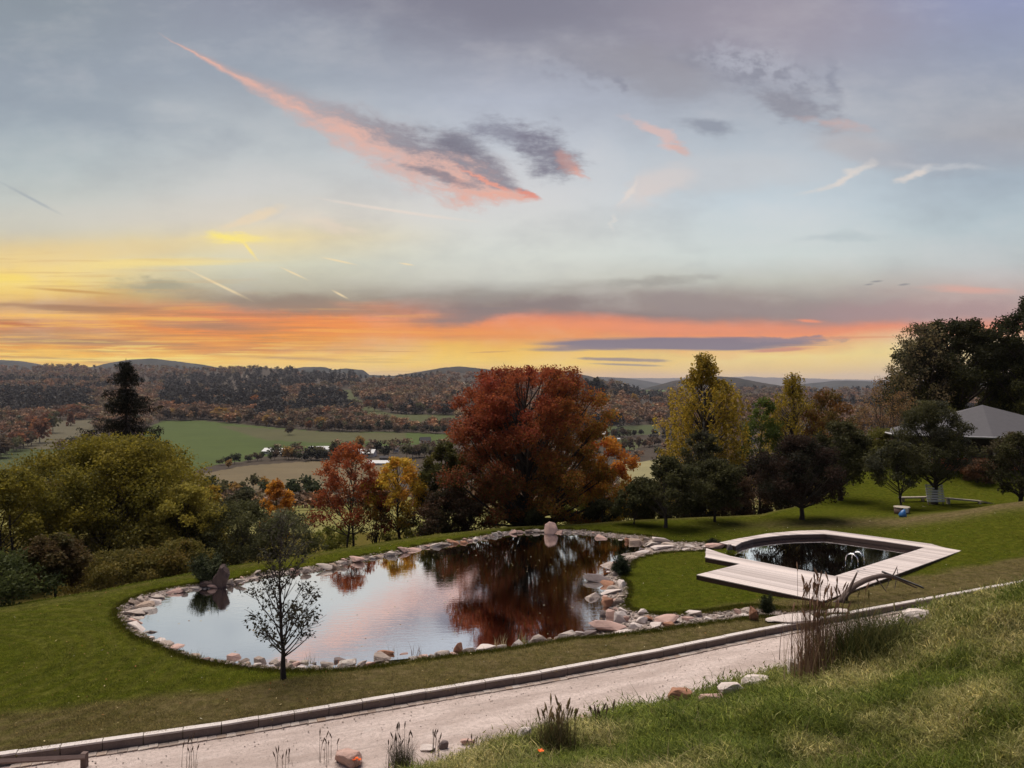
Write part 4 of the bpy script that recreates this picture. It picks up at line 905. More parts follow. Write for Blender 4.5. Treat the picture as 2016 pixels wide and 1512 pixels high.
# -- the spruce
def spruce(u, Y, vtop, wpx, label, seed):
    rng = np.random.default_rng(seed); x = (u-CU)/F*Y; zb = gz_(x, Y); h = CH-(vtop-CV)*Y/F-zb; w = size(wpx, Y); t = thing('spruce_tree', (x, Y, zb), label, 'spruce')
    g = G(); g.tube([(0, 0, -.3), (0, 0, h*.5), (0, 0, h)], [.28, .17, .02], 8); obj('trunk', g.me('trunk', True), M['bark'], t)
    P_l = []; gb = G(); z = .10*h; lay_ = 0
    while z < h*.985:
        f = z/h; env = w/2*np.interp(f, [.1,.3,.45,.56,.66,.74,.80,.86,.94,1.], [1.35,1.28,1.08,.92,.72,.52,.40,.34,.2,.03]); nb = 6 if f < .8 else 5; a0 = rng.random()*6.28
        for k in range(nb):
            a = a0+k*2*np.pi/nb+rng.normal()*.25; r = env*(.50+.75*rng.random()); dr = -.38*r*(.6+.8*rng.random())*(1 if f < .72 else .1 if f < .86 else -1.1)
            e = np.array([math.cos(a)*r, math.sin(a)*r, z+dr]); m = np.array([math.cos(a)*r*.5, math.sin(a)*r*.5, z+dr*.95]); e[2] += .20*r*(f < .8)
            br = bez(np.array([0, 0, z]), m, e, 8); gb.tube(br, np.linspace(.05, .01, 8), 3)
            n = int(40+75*r); tt = .10+.90*rng.random(n)**.8; pp = np.stack([np.interp(tt, np.linspace(0, 1, 8), br[:, c]) for c in range(3)], 1)
            sd = np.array([-math.sin(a), math.cos(a), 0]); lat = rng.normal(size=n)*.16*(1.15-tt)*min(r, 2.0); hang = rng.random(n)**2*.55*(.3+.7*tt)
            P_l.append(pp+sd*lat[:, None]-np.array([0, 0, 1])*hang[:, None])
        z += .50*(1-.55*f)
    P_l = np.concatenate(P_l); V, Q = leaves(P_l, .20, rng, droop=1.5, wide=.24); obj('branches', gb.me('branches'), M['bark'], t)
    obj('crown', mesh('crown', V, Q, np.repeat(pal(rng, [(.012,.014,.010), (.020,.020,.012), (.030,.026,.016)], len(P_l)), 4, 0)), M['needle'], t)
spruce(248, 60, 706, 200, 'tall dark spruce rising above the yellow green thicket', 90)
# -- small evergreens by the stones
def needle_shrub(name, u, v, h, w, label, seed, cols, nb=34, L=.12, flat=.8):
    rng = np.random.default_rng(seed); b = on_ground(u, v); t = thing(name, tuple(b), label, 'shrub'); P_l = []; g = G()
    for k in range(nb):
        a = rng.random()*2*np.pi; el = rng.random()**.7; e = np.array([math.cos(a)*w/2*math.cos(el*1.3), math.sin(a)*w/2*math.cos(el*1.3), h*(.15+.85*math.sin(el*1.5))])*(.7+.35*rng.random())
        br = bez(np.zeros(3), np.array([e[0]*.7, e[1]*.7, e[2]*.35]), e, 5); g.tube(br, np.linspace(.018, .006, 5), 3)
        tt = .3+.7*rng.random(150); P_l.append(np.stack([np.interp(tt, np.linspace(0, 1, 5), br[:, c]) for c in range(3)], 1)+rng.normal(size=(150, 3))*.035)
    P_l = np.concatenate(P_l); V, Q = leaves(P_l, L, rng, droop=-.6, wide=.16); obj('foliage', mesh('foliage', V, Q, np.repeat(pal(rng, cols, len(P_l)), 4, 0)), M['needle'], t); obj('stem', g.me('stem'), M['bark'], t)
needle_shrub('pine_shrub', 1224, 1131, .72, .85, 'compact dark mountain pine growing between the pink stones and the pool lawn', 91, [(.022,.032,.016),(.035,.045,.022)])
needle_shrub('round_shrub', 1510, 1208, .62, .55, 'small round dark bush at the corner of the pool lawn', 92, [(.022,.030,.013),(.04,.045,.018)], 50, .07)
needle_shrub('pine_shrub', 408, 1145, 1.15, 1.5, 'spreading young pine with pale shoots left of the dark upright rock', 93, [(.045,.055,.022),(.03,.036,.018),(.09,.10,.045)], 40, .16)
needle_shrub('juniper_shrub', 1405, 1073, .28, .8, 'flat dark juniper at the end of the curved pool deck', 94, [(.022,.026,.015)], 30, .07)
# ================================================================ woods, hedges and houses of the valley
def blob_mesh(name, seed, cols, kind='round', nq=150, unit=1.):
    rng = np.random.default_rng(seed)
    if kind == 'conifer':
        f = rng.random(nq)**.7; a = rng.random(nq)*2*np.pi; r = .24*(1-f)+.02; p = np.stack([np.cos(a)*r, np.sin(a)*r, .06+f*.92], 1); s = .16
    else:
        k = 9; c = rng.normal(size=(k, 3)); c /= np.linalg.norm(c, axis=1)[:, None]; c = c*np.array([.26, .26, .24])*rng.random((k, 1))**.4+np.array([0, 0, .58])
        if kind == 'tall': c = c*np.array([.6, .6, 1.05])-np.array([0, 0, .05])
        d = rng.normal(size=(nq, 3)); d /= np.linalg.norm(d, axis=1)[:, None]; p = c[rng.integers(k, size=nq)]+d*(.21 if kind != 'tall' else .15)*rng.random((nq, 1))**.35; s = .15
        p[:, 2] = np.clip(p[:, 2], .08, 1.)
    V, Q = leaves(p, s, rng, wide=.75); C = np.repeat(pal(rng, cols, nq, .3), 4, 0)
    g = G(); g.add(V, None, Q, C); g.tube([(0, 0, -.05), (0, 0, .3), (.02, 0, .62)], [.022, .016, .006], 4, C=(.25, .2, .16)); return g.me(name)
W3 = [(1, 1, 1), (.8, .8, .8), (1.25, 1.2, 1.15)]
wood_src = source([blob_mesh('forest_tree', 300+i, W3, k, nq) for i, (k, nq) in enumerate((('round', 110), ('round', 110), ('tall', 90), ('round', 110), ('conifer', 90), ('conifer', 90)))], 'forest_tree', M['far_leaf'])
rng = np.random.default_rng(99)
def find_Y(u, v):
    yg = np.geomspace(112, 2690, 260); s = (u-CU)/F; best = np.full(len(u), np.nan)
    VV = np.stack([CV+F*(CH-valley(s*y, np.full(len(u), y)))/y for y in yg], 1)
    vm = np.minimum.accumulate(VV, 1)
    for i in range(len(u)):
        best[i] = np.interp(-v[i], -vm[i], yg)
    return best
N = 13500; U_ = rng.uniform(-120, 2150, N); V_ = np.where(rng.random(N) < .80, rng.uniform(722, 850, N), rng.uniform(850, 1010, N))
Yw = find_Y(U_, V_); xw = (U_-CU)/F*Yw; zw = valley(xw, Yw); vv_ = CV+F*(CH-zw)/Yw
ok = np.ones(N, bool)
for pg, c in FIELDS: ok &= ~inside(U_, vv_, pg)
for pg in ([(330,850),(470,838),(470,850)],): ok &= ~inside(U_, vv_, pg)
clear = vn(xw, Yw, .004, 12, 2) < -.35; ok &= ~(clear & (Yw < 900)); ok &= Yw < 2640
ok &= ~((V_ > 850) & (rng.random(N) < .35)); ok &= ~((vv_ > 905) & (U_ > 380) & (U_ < 900) & (vv_ < 975))
U_, Yw, xw, zw, vv_ = U_[ok], Yw[ok], xw[ok], zw[ok], vv_[ok]; n = len(U_)
DARKP = [[(585,800),(596,768),(660,766),(700,795),(705,818),(600,818)], [(325,742),(530,742),(570,800),(480,812),(310,806)], [(-100,768),(180,770),(185,812),(-100,822)], [(540,726),(715,730),(710,760),(560,766),(470,752)], [(1120,756),(1195,762),(1195,808),(1150,810)], [(1205,764),(1305,768),(1310,795),(1210,788)], [(700,730),(900,728),(820,752),(720,750)]]
dk_ = np.zeros(n, bool)
for pg in DARKP: dk_ |= inside(U_, vv_, pg)
dk_ |= vn(xw, Yw, .006, 21, 2) > .42
brown = pal(rng, [(.21,.125,.075), (.15,.095,.062), (.26,.145,.072), (.12,.085,.058), (.18,.145,.075)], n, .25)
gold = pal(rng, [(.29,.175,.085), (.26,.19,.095), (.31,.15,.07)], n, .2); con = pal(rng, [(.032,.031,.028), (.042,.037,.030)], n, .3)
belt = (vn(xw, Yw, .009, 31, 2) > .15) | ((vv_ > 812) & (vv_ < 862)); pn_ = vn(xw, Yw, .012, 33, 2); g_ = rng.random(n) < np.where(belt, .22, .06)+.35*np.clip(pn_-.25, 0, 1)
tint = np.where(g_[:, None], gold, brown); dkc = dk_ & (rng.random(n) < .93); bt = (1+.28*vn(xw, Yw, .010, 44, 3))[:, None]; tint = tint*bt*np.array([1., .98, 1.02]); tint = tint*.8+tint.mean(0)*.2; tint = np.where(dkc[:, None], con, tint)
grn_ = (rng.random(n) < .12) & (Yw < 900); tint = np.where(grn_[:, None], pal(rng, [(.05,.055,.025)], n), tint)
idx = np.where(dkc & (rng.random(n) < .75), rng.integers(4, 6, n), rng.integers(0, 4, n))
hpx = np.where(Yw > 1500, 13, 19)*(.7+.6*rng.random(n)); hm = np.clip(hpx*Yw/F, 5, 18)*np.where(Yw < 500, .7, 1)
scl = np.stack([hm*1.35, hm*1.35, hm], 1); rot = np.zeros((n, 3)); rot[:, 2] = rng.random(n)*6.28
scatter('forest', np.stack([xw, Yw, zw-.3], 1), rot, scl, wood_src, idx, tint)

PALS = {'gold': [(.34,.20,.06), (.28,.17,.05)], 'rust': [(.20,.085,.04), (.16,.07,.04)], 'brown': [(.11,.075,.045), (.09,.06,.04)], 'olive': [(.11,.10,.045), (.085,.08,.035)], 'dark': [(.035,.036,.024), (.028,.028,.02)], 'orange': [(.34,.13,.04), (.28,.12,.04)], 'green': [(.06,.07,.03), (.045,.055,.025)]}
VAR = {(k, s): None for k in PALS for s in ('round', 'tall', 'conifer')}
def far_tree(u, v, hpx, col, label, shape='round', group=None, wide=1.15, name='far_tree', i=0):
    Y = float(find_Y(np.array([float(u)]), np.array([float(v)]))[0]); x = (u-CU)/F*Y; z = float(valley(np.array([x]), np.array([Y]))[0]); h = hpx*Y/F
    key = (col, shape, i % 3)
    if VAR.get(key) is None:
        sd = sum(map(ord, col+shape))+i % 3; r2 = np.random.default_rng(sd)
        me = blob_mesh('foliage', 500+sd, PALS[col], shape, 260 if hpx < 30 else 520); me.materials.append(M['leaf']); VAR[key] = me
    o = bpy.data.objects.new(name, VAR[key]); COL.objects.link(o); o.location = (x, Y, z-.2); o.rotation_euler.z = (u*7.3) % 6.28; o.scale = (h*wide, h*wide, h)
    tag(o, label, 'tree', group); return o
rg = random.Random(5)
CW = {'gold': 'golden', 'rust': 'rust red', 'brown': 'brown', 'olive': 'olive', 'dark': 'dark', 'orange': 'orange', 'green': 'green'}
def ordn(i, n):
    w = ['first', 'second', 'third', 'fourth', 'fifth', 'sixth', 'seventh', 'eighth', 'ninth', 'tenth']
    if i < 10 and i <= n//2: return w[i]+' from left'
    if n-1-i < 10: return w[n-1-i]+' from right'
    return '%dth from left' % (i+1)
def belt_row(pts, n, h, cols, label, group, shapes=('round',), j=3):
    P_ = catmull(pts, 12, closed=False); it = []
    for i in range(n):
        p = P_[int((i+rg.random())/n*(len(P_)-1))]; it.append((p[0]+rg.uniform(-2, 2), p[1]+rg.uniform(-j, j)*.4, h*rg.uniform(.7, 1.25), rg.choice(cols), rg.choice(shapes), rg.uniform(.9, 1.3), rg.randrange(3)))
    it.sort()
    for i, (u, v, hh, c, sh, wd, k) in enumerate(it):
        far_tree(u, v, hh, c, '%s tree, %s, %s' % (CW[c], ordn(i, n), label), sh, group, wd, i=k)
belt_row([(325,827),(450,828),(560,842),(690,850)], 34, 24, ['rust','brown','brown','gold','olive','brown'], 'on the upper edge of the green meadow', 'trees edging the green meadow', ('round','round','tall'))
belt_row([(690,850),(760,850),(830,852),(885,854)], 20, 18, ['dark','dark','olive','brown'], 'in the hedge ending the meadow', 'dark hedge trees right of the meadow')
belt_row([(432,916),(500,908),(560,905),(610,906),(648,904)], 19, 20, ['olive','brown','dark','green'], 'between green meadow and brown field', 'hedge trees between the two fields')
belt_row([(700,806),(770,812),(850,816),(895,816)], 16, 20, ['brown','rust','olive','brown'], 'above the narrow green meadow', 'trees above the narrow meadow')
belt_row([(60,845),(110,828),(160,822)], 7, 26, ['brown','rust','olive'], 'above the small left field', 'trees above the left field')
belt_row([(-10,905),(20,892),(50,880),(80,872)], 9, 44, ['brown','rust','olive','brown'], 'in the left edge clump', 'clump on the left fields')
belt_row([(1205,892),(1250,884),(1300,876)], 10, 22, ['brown','brown','olive'], 'above the pale yellow field', 'bushes above the pale yellow field')
belt_row([(1195,862),(1240,860),(1300,856)], 10, 16, ['dark','olive','brown'], 'between the small right meadows', 'hedge of the small right hand meadows')
belt_row([(800,902),(825,900),(850,902),(868,904)], 7, 30, ['olive','brown','olive'], 'right of the small white house', 'trees right of the small white house')
belt_row([(600,908),(625,907),(650,906)], 6, 28, ['dark','dark','olive'], 'screening the long white roof', 'dark trees screening the long white roof')
belt_row([(400,978),(450,972),(500,985),(600,978),(620,990)], 12, 40, ['green','dark','olive','gold','green'], 'below the brown field', 'bushy trees below the brown field')
belt_row([(440,985),(480,968),(520,962)], 5, 34, ['gold','olive','olive'], 'under the brown field edge', 'yellowish trees below the brown field')
belt_row([(930,806),(980,812),(1020,806)], 5, 20, ['brown','rust'], 'past the cherry crown', 'brown trees past the cherry')
for a in ((568,906,32,'gold','round golden tree between the two long white roofs','round'), (657,902,40,'olive','narrow olive poplar at the right end of the long white roof','tall'), (569,856,24,'brown','single brown tree standing alone at the top of the green meadow','round'),
          (366,932,26,'olive','lone olive tree at the lower left corner of the green meadow','round'), (450,922,20,'gold','yellowish bush at the left end of the hedge','round'), (760,904,30,'dark','darker of two trees left of the small white house','round'), (744,892,26,'dark','smaller dark tree between the white roofs','round'),
          (706,892,40,'gold','golden tree rising behind the slim red tree','tall'), (104,852,40,'olive','yellow green rounded tree at the corner of the left field','round'), (139,838,26,'rust','small dark red pointed tree above the left field','conifer'), (70,853,34,'orange','orange tree in the clump above the left field','round'),
          (1214,858,14,'dark','small dark conifer in the hedge of the right hand meadows','conifer'), (1250,806,34,'gold','golden pointed tree on the slope right of the cherry','tall'), (1234,800,24,'rust','rusty round tree on the slope right of the cherry','round'), (80,776,16,'gold','tiny golden tree high in the left wood','round'),
          (1160,795,44,'dark','dark conifer directly right of the cherry crown','conifer'), (1174,795,48,'dark','taller of the dark conifers right of the cherry crown','conifer'), (1184,798,40,'dark','rightmost of the dark conifers beside the cherry crown','conifer'),
          (690,812,22,'gold','pale golden tree at the dark wood corner by the narrow meadow','round'), (500,800,24,'orange','orange tree in the middle of the wood above the meadow','round')):
    far_tree(a[0], a[1], a[2], a[3], a[4], a[5], i=int(a[0]) % 3, wide=1.0 if a[5] != 'tall' else .9)
# row of trees on the low ridge to the right
def valley_house(u, v, wpx, dpx, hpx, rpx, label, wall='cream_wall', roof='white_paint', yaw=0., name='house', windows=2, cat='house', group=None, Y=None):
    Y = Y or float(find_Y(np.array([float(u)]), np.array([float(v)]))[0]); k = Y/F; x = (u-CU)*k; z = float(valley(np.array([x]), np.array([Y]))[0]); w, d, h, r = wpx*k, dpx*k, hpx*k, rpx*k
    t = thing(name, (x, Y, z), label, cat, group, R(yaw)); g = G(); g.box((0, 0, h/2-.6), (w, d, h+1.2)); 
    g.add([(-w/2, -d/2, h), (-w/2, d/2, h), (-w/2, 0, h+r), (w/2, -d/2, h), (w/2, d/2, h), (w/2, 0, h+r)], [[0, 2, 1], [3, 4, 5]]); obj('wall', g.me('wall'), M[wall], t)
    e = .5; g = G()
    for s in (-1, 1):
        a = (s*(d/2+e)); zb = h-e*r/(d/2); g.add([(-w/2-e, a, zb), (w/2+e, a, zb), (w/2+e, 0, h+r+.05), (-w/2-e, 0, h+r+.05), (-w/2-e, a, zb+.25), (w/2+e, a, zb+.25), (w/2+e, 0, h+r+.3), (-w/2-e, 0, h+r+.3)], None, [[0,1,2,3],[4,7,6,5],[0,4,5,1],[1,5,6,2],[0,3,7,4]])
    obj('roof', g.me('roof'), M[roof], t)
    for i in range(windows):
        g = G(); q = (i+.5)/windows-.5; g.box((0, 0, 0), (w/windows*.35, .12, h*.3)); o = obj('window', g.me('window'), M['window_glass'], t); o.location = (q*w*.9, -d/2-.04, h*.55)
    return t
valley_house(548, 893, 58, 22, 5, 5, 'long low farm building with a pale roof left of the golden tree', roof='white_paint', yaw=-14, name='barn', cat='barn', windows=4)
valley_house(566, 899, 20, 14, 6, 3, 'small open shed in front of the left long white roof', wall='dark_roof', name='shed', cat='shed', yaw=-12, windows=0)
valley_house(632, 892, 44, 24, 6, 7, 'long white roofed barn left of the poplar', name='barn', cat='barn', windows=4, yaw=8)
valley_house(718, 898, 42, 22, 7, 6, 'white roofed barn behind the slim red tree', name='barn', cat='barn', windows=3, yaw=-8)
valley_house(752, 915, 54, 18, 4, 4, 'low white roofed hall just above the slim yellow tree', name='barn', cat='barn', windows=4, yaw=-4)
valley_house(766, 906, 36, 8, 5, 3, 'long dark shed behind the low white hall', wall='dark_roof', roof='dark_roof', name='shed', cat='shed', windows=0)
valley_house(780, 890, 9, 12, 5, 5, 'tiny white gabled house with two windows in front of the meadow', wall='white_paint', roof='dark_roof', windows=2, yaw=4)
valley_house(837, 872, 20, 12, 5, 6, 'white house with a dark roof alone at the right end of the meadow', wall='white_paint', roof='dark_roof', windows=3, yaw=18)
valley_house(1186, 858, 12, 8, 4, 4, 'small white house by the hedge right of the cherry', wall='white_paint', roof='cream_wall', windows=2)
valley_house(1218, 867, 4, 3, 3, 1, 'tiny white hut in the small meadow right of the cherry', wall='white_paint', roof='white_paint', windows=1)
valley_house(2, 955, 8, 8, 6, 4, 'small white house at the left edge of the view', wall='white_paint', roof='dark_roof', windows=1)
for i_, (u_, w_) in enumerate(((286, 9), (300, 6), (322, 7))):
    k = 3300/F; t = thing('house', ((u_-CU)*k, 3180, 62+i_*2-2), ('widest', 'middle', 'rightmost')[i_]+' of the white far houses below the blue hill top', 'house'); g = G(); g.box((0, 0, 3), (w_*k, 9, 10)); obj('wall', g.me('wall'), M['white_paint'], t)
    g = G(); g.box((0, 0, 8.6), (w_*k+1, 10, 1)); obj('roof', g.me('roof'), M['grey_roof'], t)
# the air between
hz = G(); hz.box((0, 8100, 25), (30000, 16500, 270)); hm_ = bpy.data.materials.new('haze'); hm_.use_nodes = True; X.nt = hm_.node_tree; X.nt.nodes.clear()
pv = X.nt.nodes.new('ShaderNodeVolumePrincipled'); ou = X.nt.nodes.new('ShaderNodeOutputMaterial'); X.nt.links.new(pv.outputs[0], ou.inputs['Volume'])
HAZE = 4.8e-5
pv.inputs['Color'].default_value = (.70, .70, .80, 1); pv.inputs['Density'].default_value = HAZE; pv.inputs['Anisotropy'].default_value = .1
obj('haze', hz.me('haze'), hm_, kind='stuff')
# ================================================================ stones
import bmesh
def stone_mesh(seed, kind='block'):
    rng = np.random.default_rng(seed); bm = bmesh.new(); n = 13 if kind == 'block' else 24
    p = rng.normal(size=(n, 3)); p /= np.linalg.norm(p, axis=1)[:, None]; e = .62 if kind == 'block' else .95; p = np.sign(p)*np.abs(p)**e; p *= rng.uniform(.75, 1.1, (n, 1)); p /= np.abs(p).max(0)
    sh = np.eye(3); sh[0, 2] = rng.normal()*.18; sh[1, 2] = rng.normal()*.18; sh[2, 0] = rng.normal()*.22; p = p @ sh.T
    p[:, 2] = p[:, 2]*.5+.42; p[:, :2] *= .5
    for q in p: bm.verts.new(q)
    bmesh.ops.convex_hull(bm, input=bm.verts); bmesh.ops.delete(bm, geom=[v for v in bm.verts if not v.link_faces], context='VERTS')
    bmesh.ops.bevel(bm, geom=list(bm.edges), offset=.03+.02*rng.random(), segments=1, affect='EDGES', clamp_overlap=True)
    bmesh.ops.triangulate(bm, faces=bm.faces); bmesh.ops.remove_doubles(bm, verts=bm.verts, dist=.012)
    for v in bm.verts: v.co += Vector((mnoise.noise(v.co*3+Vector((seed, 0, 0))), mnoise.noise(v.co*3+Vector((0, seed, 0))), mnoise.noise(v.co*3+Vector((0, 0, seed)))))*.06
    me = bpy.data.meshes.new('stone'); bm.to_mesh(me); bm.free(); me.materials.append(M['stone']); return me
STN = [stone_mesh(700+i) for i in range(20)]+[stone_mesh(720+i, 'round') for i in range(5)]
rg = random.Random(17)
# gravel bed between lawn and water, the stones lie in it
rim_in = offset_poly(POND, np.full(len(POND), -.55))
st_ = .085; lo = RIM.min(0)-.2; hi = RIM.max(0)+.2; nx_, ny_ = ((hi-lo)/st_).astype(int)
GX, GY = np.meshgrid(lo[0]+st_*np.arange(nx_), lo[1]+st_*np.arange(ny_), indexing='ij'); SR = sdist(GX, GY, RIM); SP = sdist(GX, GY, POND)
def zring(sp, so): return np.where(sp > -.55, -.28+(sp+.55)/np.maximum(sp+.55+np.maximum(so, 0), .2)*.41, -.28+(sp+.55)*.5)
GZ = zring(SP, -SR)+.012*vn(GX, GY, 2.2, 61, 3); GZ = np.minimum(GZ, zground(GX, GY, False)+.025)
cx_, cy_ = (SR[:-1, :-1]+SR[1:, 1:])/2, (SP[:-1, :-1]+SP[1:, 1:])/2; keep = (cx_ < 0) & (cy_ > -1.1); i, j = np.nonzero(keep); a_ = i*ny_+j; Qg = np.stack([a_, a_+ny_, a_+ny_+1, a_+1], 1)
gb = obj('gravel_rim', submesh('gravel_rim', np.stack([GX, GY, GZ], -1).reshape(-1, 3), Qg, np.ones((GX.size, 3))), M['pebble'], kind='structure')
def zrim(x, y):
    sp = float(sdist(np.array([x]), np.array([y]), POND)[0]); so = -float(sdist(np.array([x]), np.array([y]), RIM)[0])
    return float(zring(np.array(sp), np.array(so)))
def put_stone(x, y, w, h, d, tone=None, name='stone', parent=gb, z=None, tilt=10, flat=False):
    me = STN[rg.randrange(25)]
    o = bpy.data.objects.new(name, me); COL.objects.link(o); o.parent = parent
    o.location = (x, y, (zrim(x, y) if z is None else z)-.12*h); o.scale = (w, d, h*1.12); o.rotation_euler = (R(rg.uniform(-tilt, tilt)), R(rg.uniform(-tilt, tilt)), R(rg.uniform(-35, 35)+rg.choice((0, 180))))
    if tone: o.data = o.data.copy(); o.data.materials.clear(); o.data.materials.append(M[tone])
    return o
def _tone(name, stops_):
    def f(b):
        p = tex(); n = nz(p, 3, 5, .65); n2 = nz(p, 14, 4, .7); c = mixc(n, stops_[0], stops_[1]); setc(b, mixc(smooth(.55, .75, n2)*.35, c, stops_[2])); bump(b, n2+n, .8, .03)
    M[name] = material(name, f, .85, .25)
_tone('rust_stone', (c3(.20,.085,.045), c3(.42,.22,.14), c3(.5,.36,.28)))
_tone('grey_stone', (c3(.11,.085,.08), c3(.24,.19,.18), c3(.36,.29,.27)))
_tone('pale_stone', (c3(.46,.38,.34), c3(.66,.57,.52), c3(.72,.66,.62)))
_tone('rose_stone', (c3(.36,.22,.18), c3(.56,.38,.32), c3(.5,.4,.36)))
EX = [(253,1211,47,14,0),(289,1207,34,15,0),(284,1196,36,13,0),(300,1190,28,13,'pale_stone'),(307,1179,38,12,0),(262,1192,26,15,0),(277,1182,22,12,0),(339,1168,32,12,'rose_stone'),(382,1162,32,9,0),(356,1164,24,9,0),(266,1220,32,9,0),(264,1228,30,11,'rose_stone'),(266,1240,38,14,'pale_stone'),(300,1247,15,9,0),(288,1247,14,8,0),
 (459,1299,31,14,'rose_stone'),(478,1305,24,10,0),(511,1309,28,19,0),(536,1307,24,13,0),(551,1310,30,14,0),(576,1307,26,12,0),(581,1313,28,12,'rose_stone'),(600,1308,18,10,0),(615,1310,14,9,'grey_stone'),(643,1313,27,13,0),(670,1306,30,11,'grey_stone'),(679,1312,38,14,0),(692,1306,22,12,0),(710,1311,21,12,0),(727,1309,24,10,'rose_stone'),(752,1301,38,13,0),(756,1291,34,14,'rust_stone'),(795,1291,20,9,'rose_stone'),(811,1297,20,9,0),(831,1295,23,7,'rose_stone'),(870,1291,31,11,0),(852,1294,14,7,0),
 (903,1284,22,26,'rust_stone'),(921,1285,26,14,0),(953,1284,46,16,'pale_stone'),(987,1281,22,15,'pale_stone'),(1015,1275,33,21,'pale_stone'),(1033,1275,14,9,0),(1058,1271,38,23,0),(1082,1262,12,10,0),(1116,1261,42,21,0),(1142,1252,23,14,'pale_stone'),(1161,1252,28,14,'grey_stone'),(1098,1262,16,12,0),
 (1201,1244,66,24,'rose_stone'),(1226,1247,34,6,'pale_stone'),(1222,1224,30,28,'pale_stone'),(1206,1218,22,28,'rose_stone'),(1189,1215,16,19,'grey_stone'),(1234,1224,17,17,'rose_stone'),(1230,1207,24,10,'pale_stone'),
 (1178,1147,44,20,'grey_stone'),(1195,1117,27,9,0),(1206,1122,9,18,0),(1200,1157,34,16,'rust_stone'),(1211,1134,20,13,'pale_stone'),(1225,1158,19,24,'pale_stone'),(1209,1162,28,11,0),(1206,1171,44,12,'pale_stone'),(1170,1181,36,18,0),(1194,1197,27,32,'rust_stone'),(1218,1191,24,17,0),(1222,1178,22,12,0),
 (1267,1209,20,13,'pale_stone'),(1265,1228,24,19,'pale_stone'),(1282,1223,24,14,'rust_stone'),(1314,1229,44,23,'rose_stone'),(1292,1238,30,15,'pale_stone'),(1319,1235,26,14,'rust_stone'),(1305,1245,21,8,'pale_stone'),(1365,1213,36,14,'pale_stone'),(1356,1222,26,9,'rose_stone'),(1398,1221,26,9,'pale_stone'),(1250,1236,24,12,'pale_stone'),(1240,1248,28,8,0),(1276,1240,20,9,0),(1338,1234,20,9,0),(1382,1224,20,8,0),
 (1453,1210,15,15,'rose_stone'),(1471,1206,22,13,0),(1469,1216,25,10,'pale_stone'),(1420,1216,18,8,0),(1436,1214,14,7,0),
 (1303,1068,34,13,'pale_stone'),(1290,1075,42,9,0),(1305,1081,42,10,'pale_stone'),(1328,1079,13,9,0),(1341,1081,15,10,0),(1360,1078,17,8,'pale_stone'),(1372,1081,22,8,0),(1354,1084,22,7,'pale_stone'),(1382,1076,12,8,0),(1393,1079,16,8,'pale_stone'),(1316,1074,26,9,0),(1275,1087,24,8,0),(1267,1086,16,11,'grey_stone'),(1254,1071,27,13,0),(1235,1068,14,13,'rust_stone'),(1186,1061,34,11,'rose_stone'),(1249,1095,42,8,0),(1240,1102,25,9,0),(1236,1109,17,8,0),(1272,1065,16,8,0),(1262,1090,30,7,'pale_stone'),(1280,1072,20,9,0),
 (892,1072,23,12,'rust_stone'),(913,1071,17,9,'rust_stone'),(973,1057,17,11,0),(578,1128,18,14,'rose_stone'),(636,1119,34,10,0),(651,1116,22,12,0),(670,1110,21,9,0),(700,1105,40,10,'rose_stone'),(729,1101,22,8,0),(816,1086,30,9,'rose_stone'),(745,1098,20,7,0),(600,1124,22,9,0),(452,1148,14,12,0),(440,1151,12,11,0),(470,1146,26,8,0),(500,1143,28,8,0),(530,1137,26,9,0),(555,1131,22,8,0)]
taken = []
for u, v, w, h, tn in EX:
    z = 0.; x, y, _ = at(u, v, z)
    for _i in range(3): z = max(zrim(x, y), -.02); x, y, _ = at(u, v, z)
    k = y/F; y2 = y+w*k*.22; put_stone(x, y2, w*k*1.12, h*k*.88, w*k*rg.uniform(.55, .8), tn or None, z=z-.03, tilt=7); taken.append((x, y2, w*k*.5))
def ring_fill(P0, P1, step, fr, wr, hr, k0=0., k1=1.):
    n0 = len(P0); c = 0; acc = 0.
    for i in range(n0):
        a = P0[i]; b = P0[(i+1) % n0]; seg = np.linalg.norm(b-a); acc += seg
        while acc > step:
            acc -= step; p = a+(b-a)*rg.random(); q = P1[np.argmin(np.sum((P1-p)**2, 1))]; f = rg.uniform(*fr); m = p*(1-f)+q*f; w = rg.uniform(*wr)
            if any((m[0]-t[0])**2+(m[1]-t[1])**2 < (t[2]+w*.4)**2 for t in taken): continue
            put_stone(m[0], m[1], w, rg.uniform(*hr)*w, w*rg.uniform(.6, 1.), rg.choice((None, None, None, 'pale_stone', 'rose_stone', 'rose_stone'))); taken.append((m[0], m[1], w*.35)); c += 1
    return c
farpart = [p for p in POND if p[1] > 29]
cnt = ring_fill(POND, RIM, .42, (-.05, .45), (.26, .7), (.22, .4)); cnt += ring_fill(POND, RIM, .42, (.15, .9), (.14, .34), (.35, .6))
# pebbles too many to count
rng = np.random.default_rng(41); N = 60000; lo = RIM.min(0); hi = RIM.max(0); px_ = rng.uniform(lo[0], hi[0], N); py_ = rng.uniform(lo[1], hi[1], N)
m = inside(px_, py_, RIM) & ~inside(px_, py_, POND); px_, py_ = px_[m], py_[m]; sp = sdist(px_, py_, POND); so = -sdist(px_, py_, RIM)
pz = zring(sp, so); n = len(px_)
peb = source([stone_mesh(760+i, 'round') for i in range(3)], 'pebble', M['stone']); 
s0 = .04+.10*rng.random(n)**2.0; scatter('gravel', np.column_stack([px_, py_, pz-.01]), np.column_stack([np.zeros(n), np.zeros(n), rng.random(n)*6.28]), np.column_stack([s0, s0*.8, s0*.6]), peb, rng.integers(3, size=n))

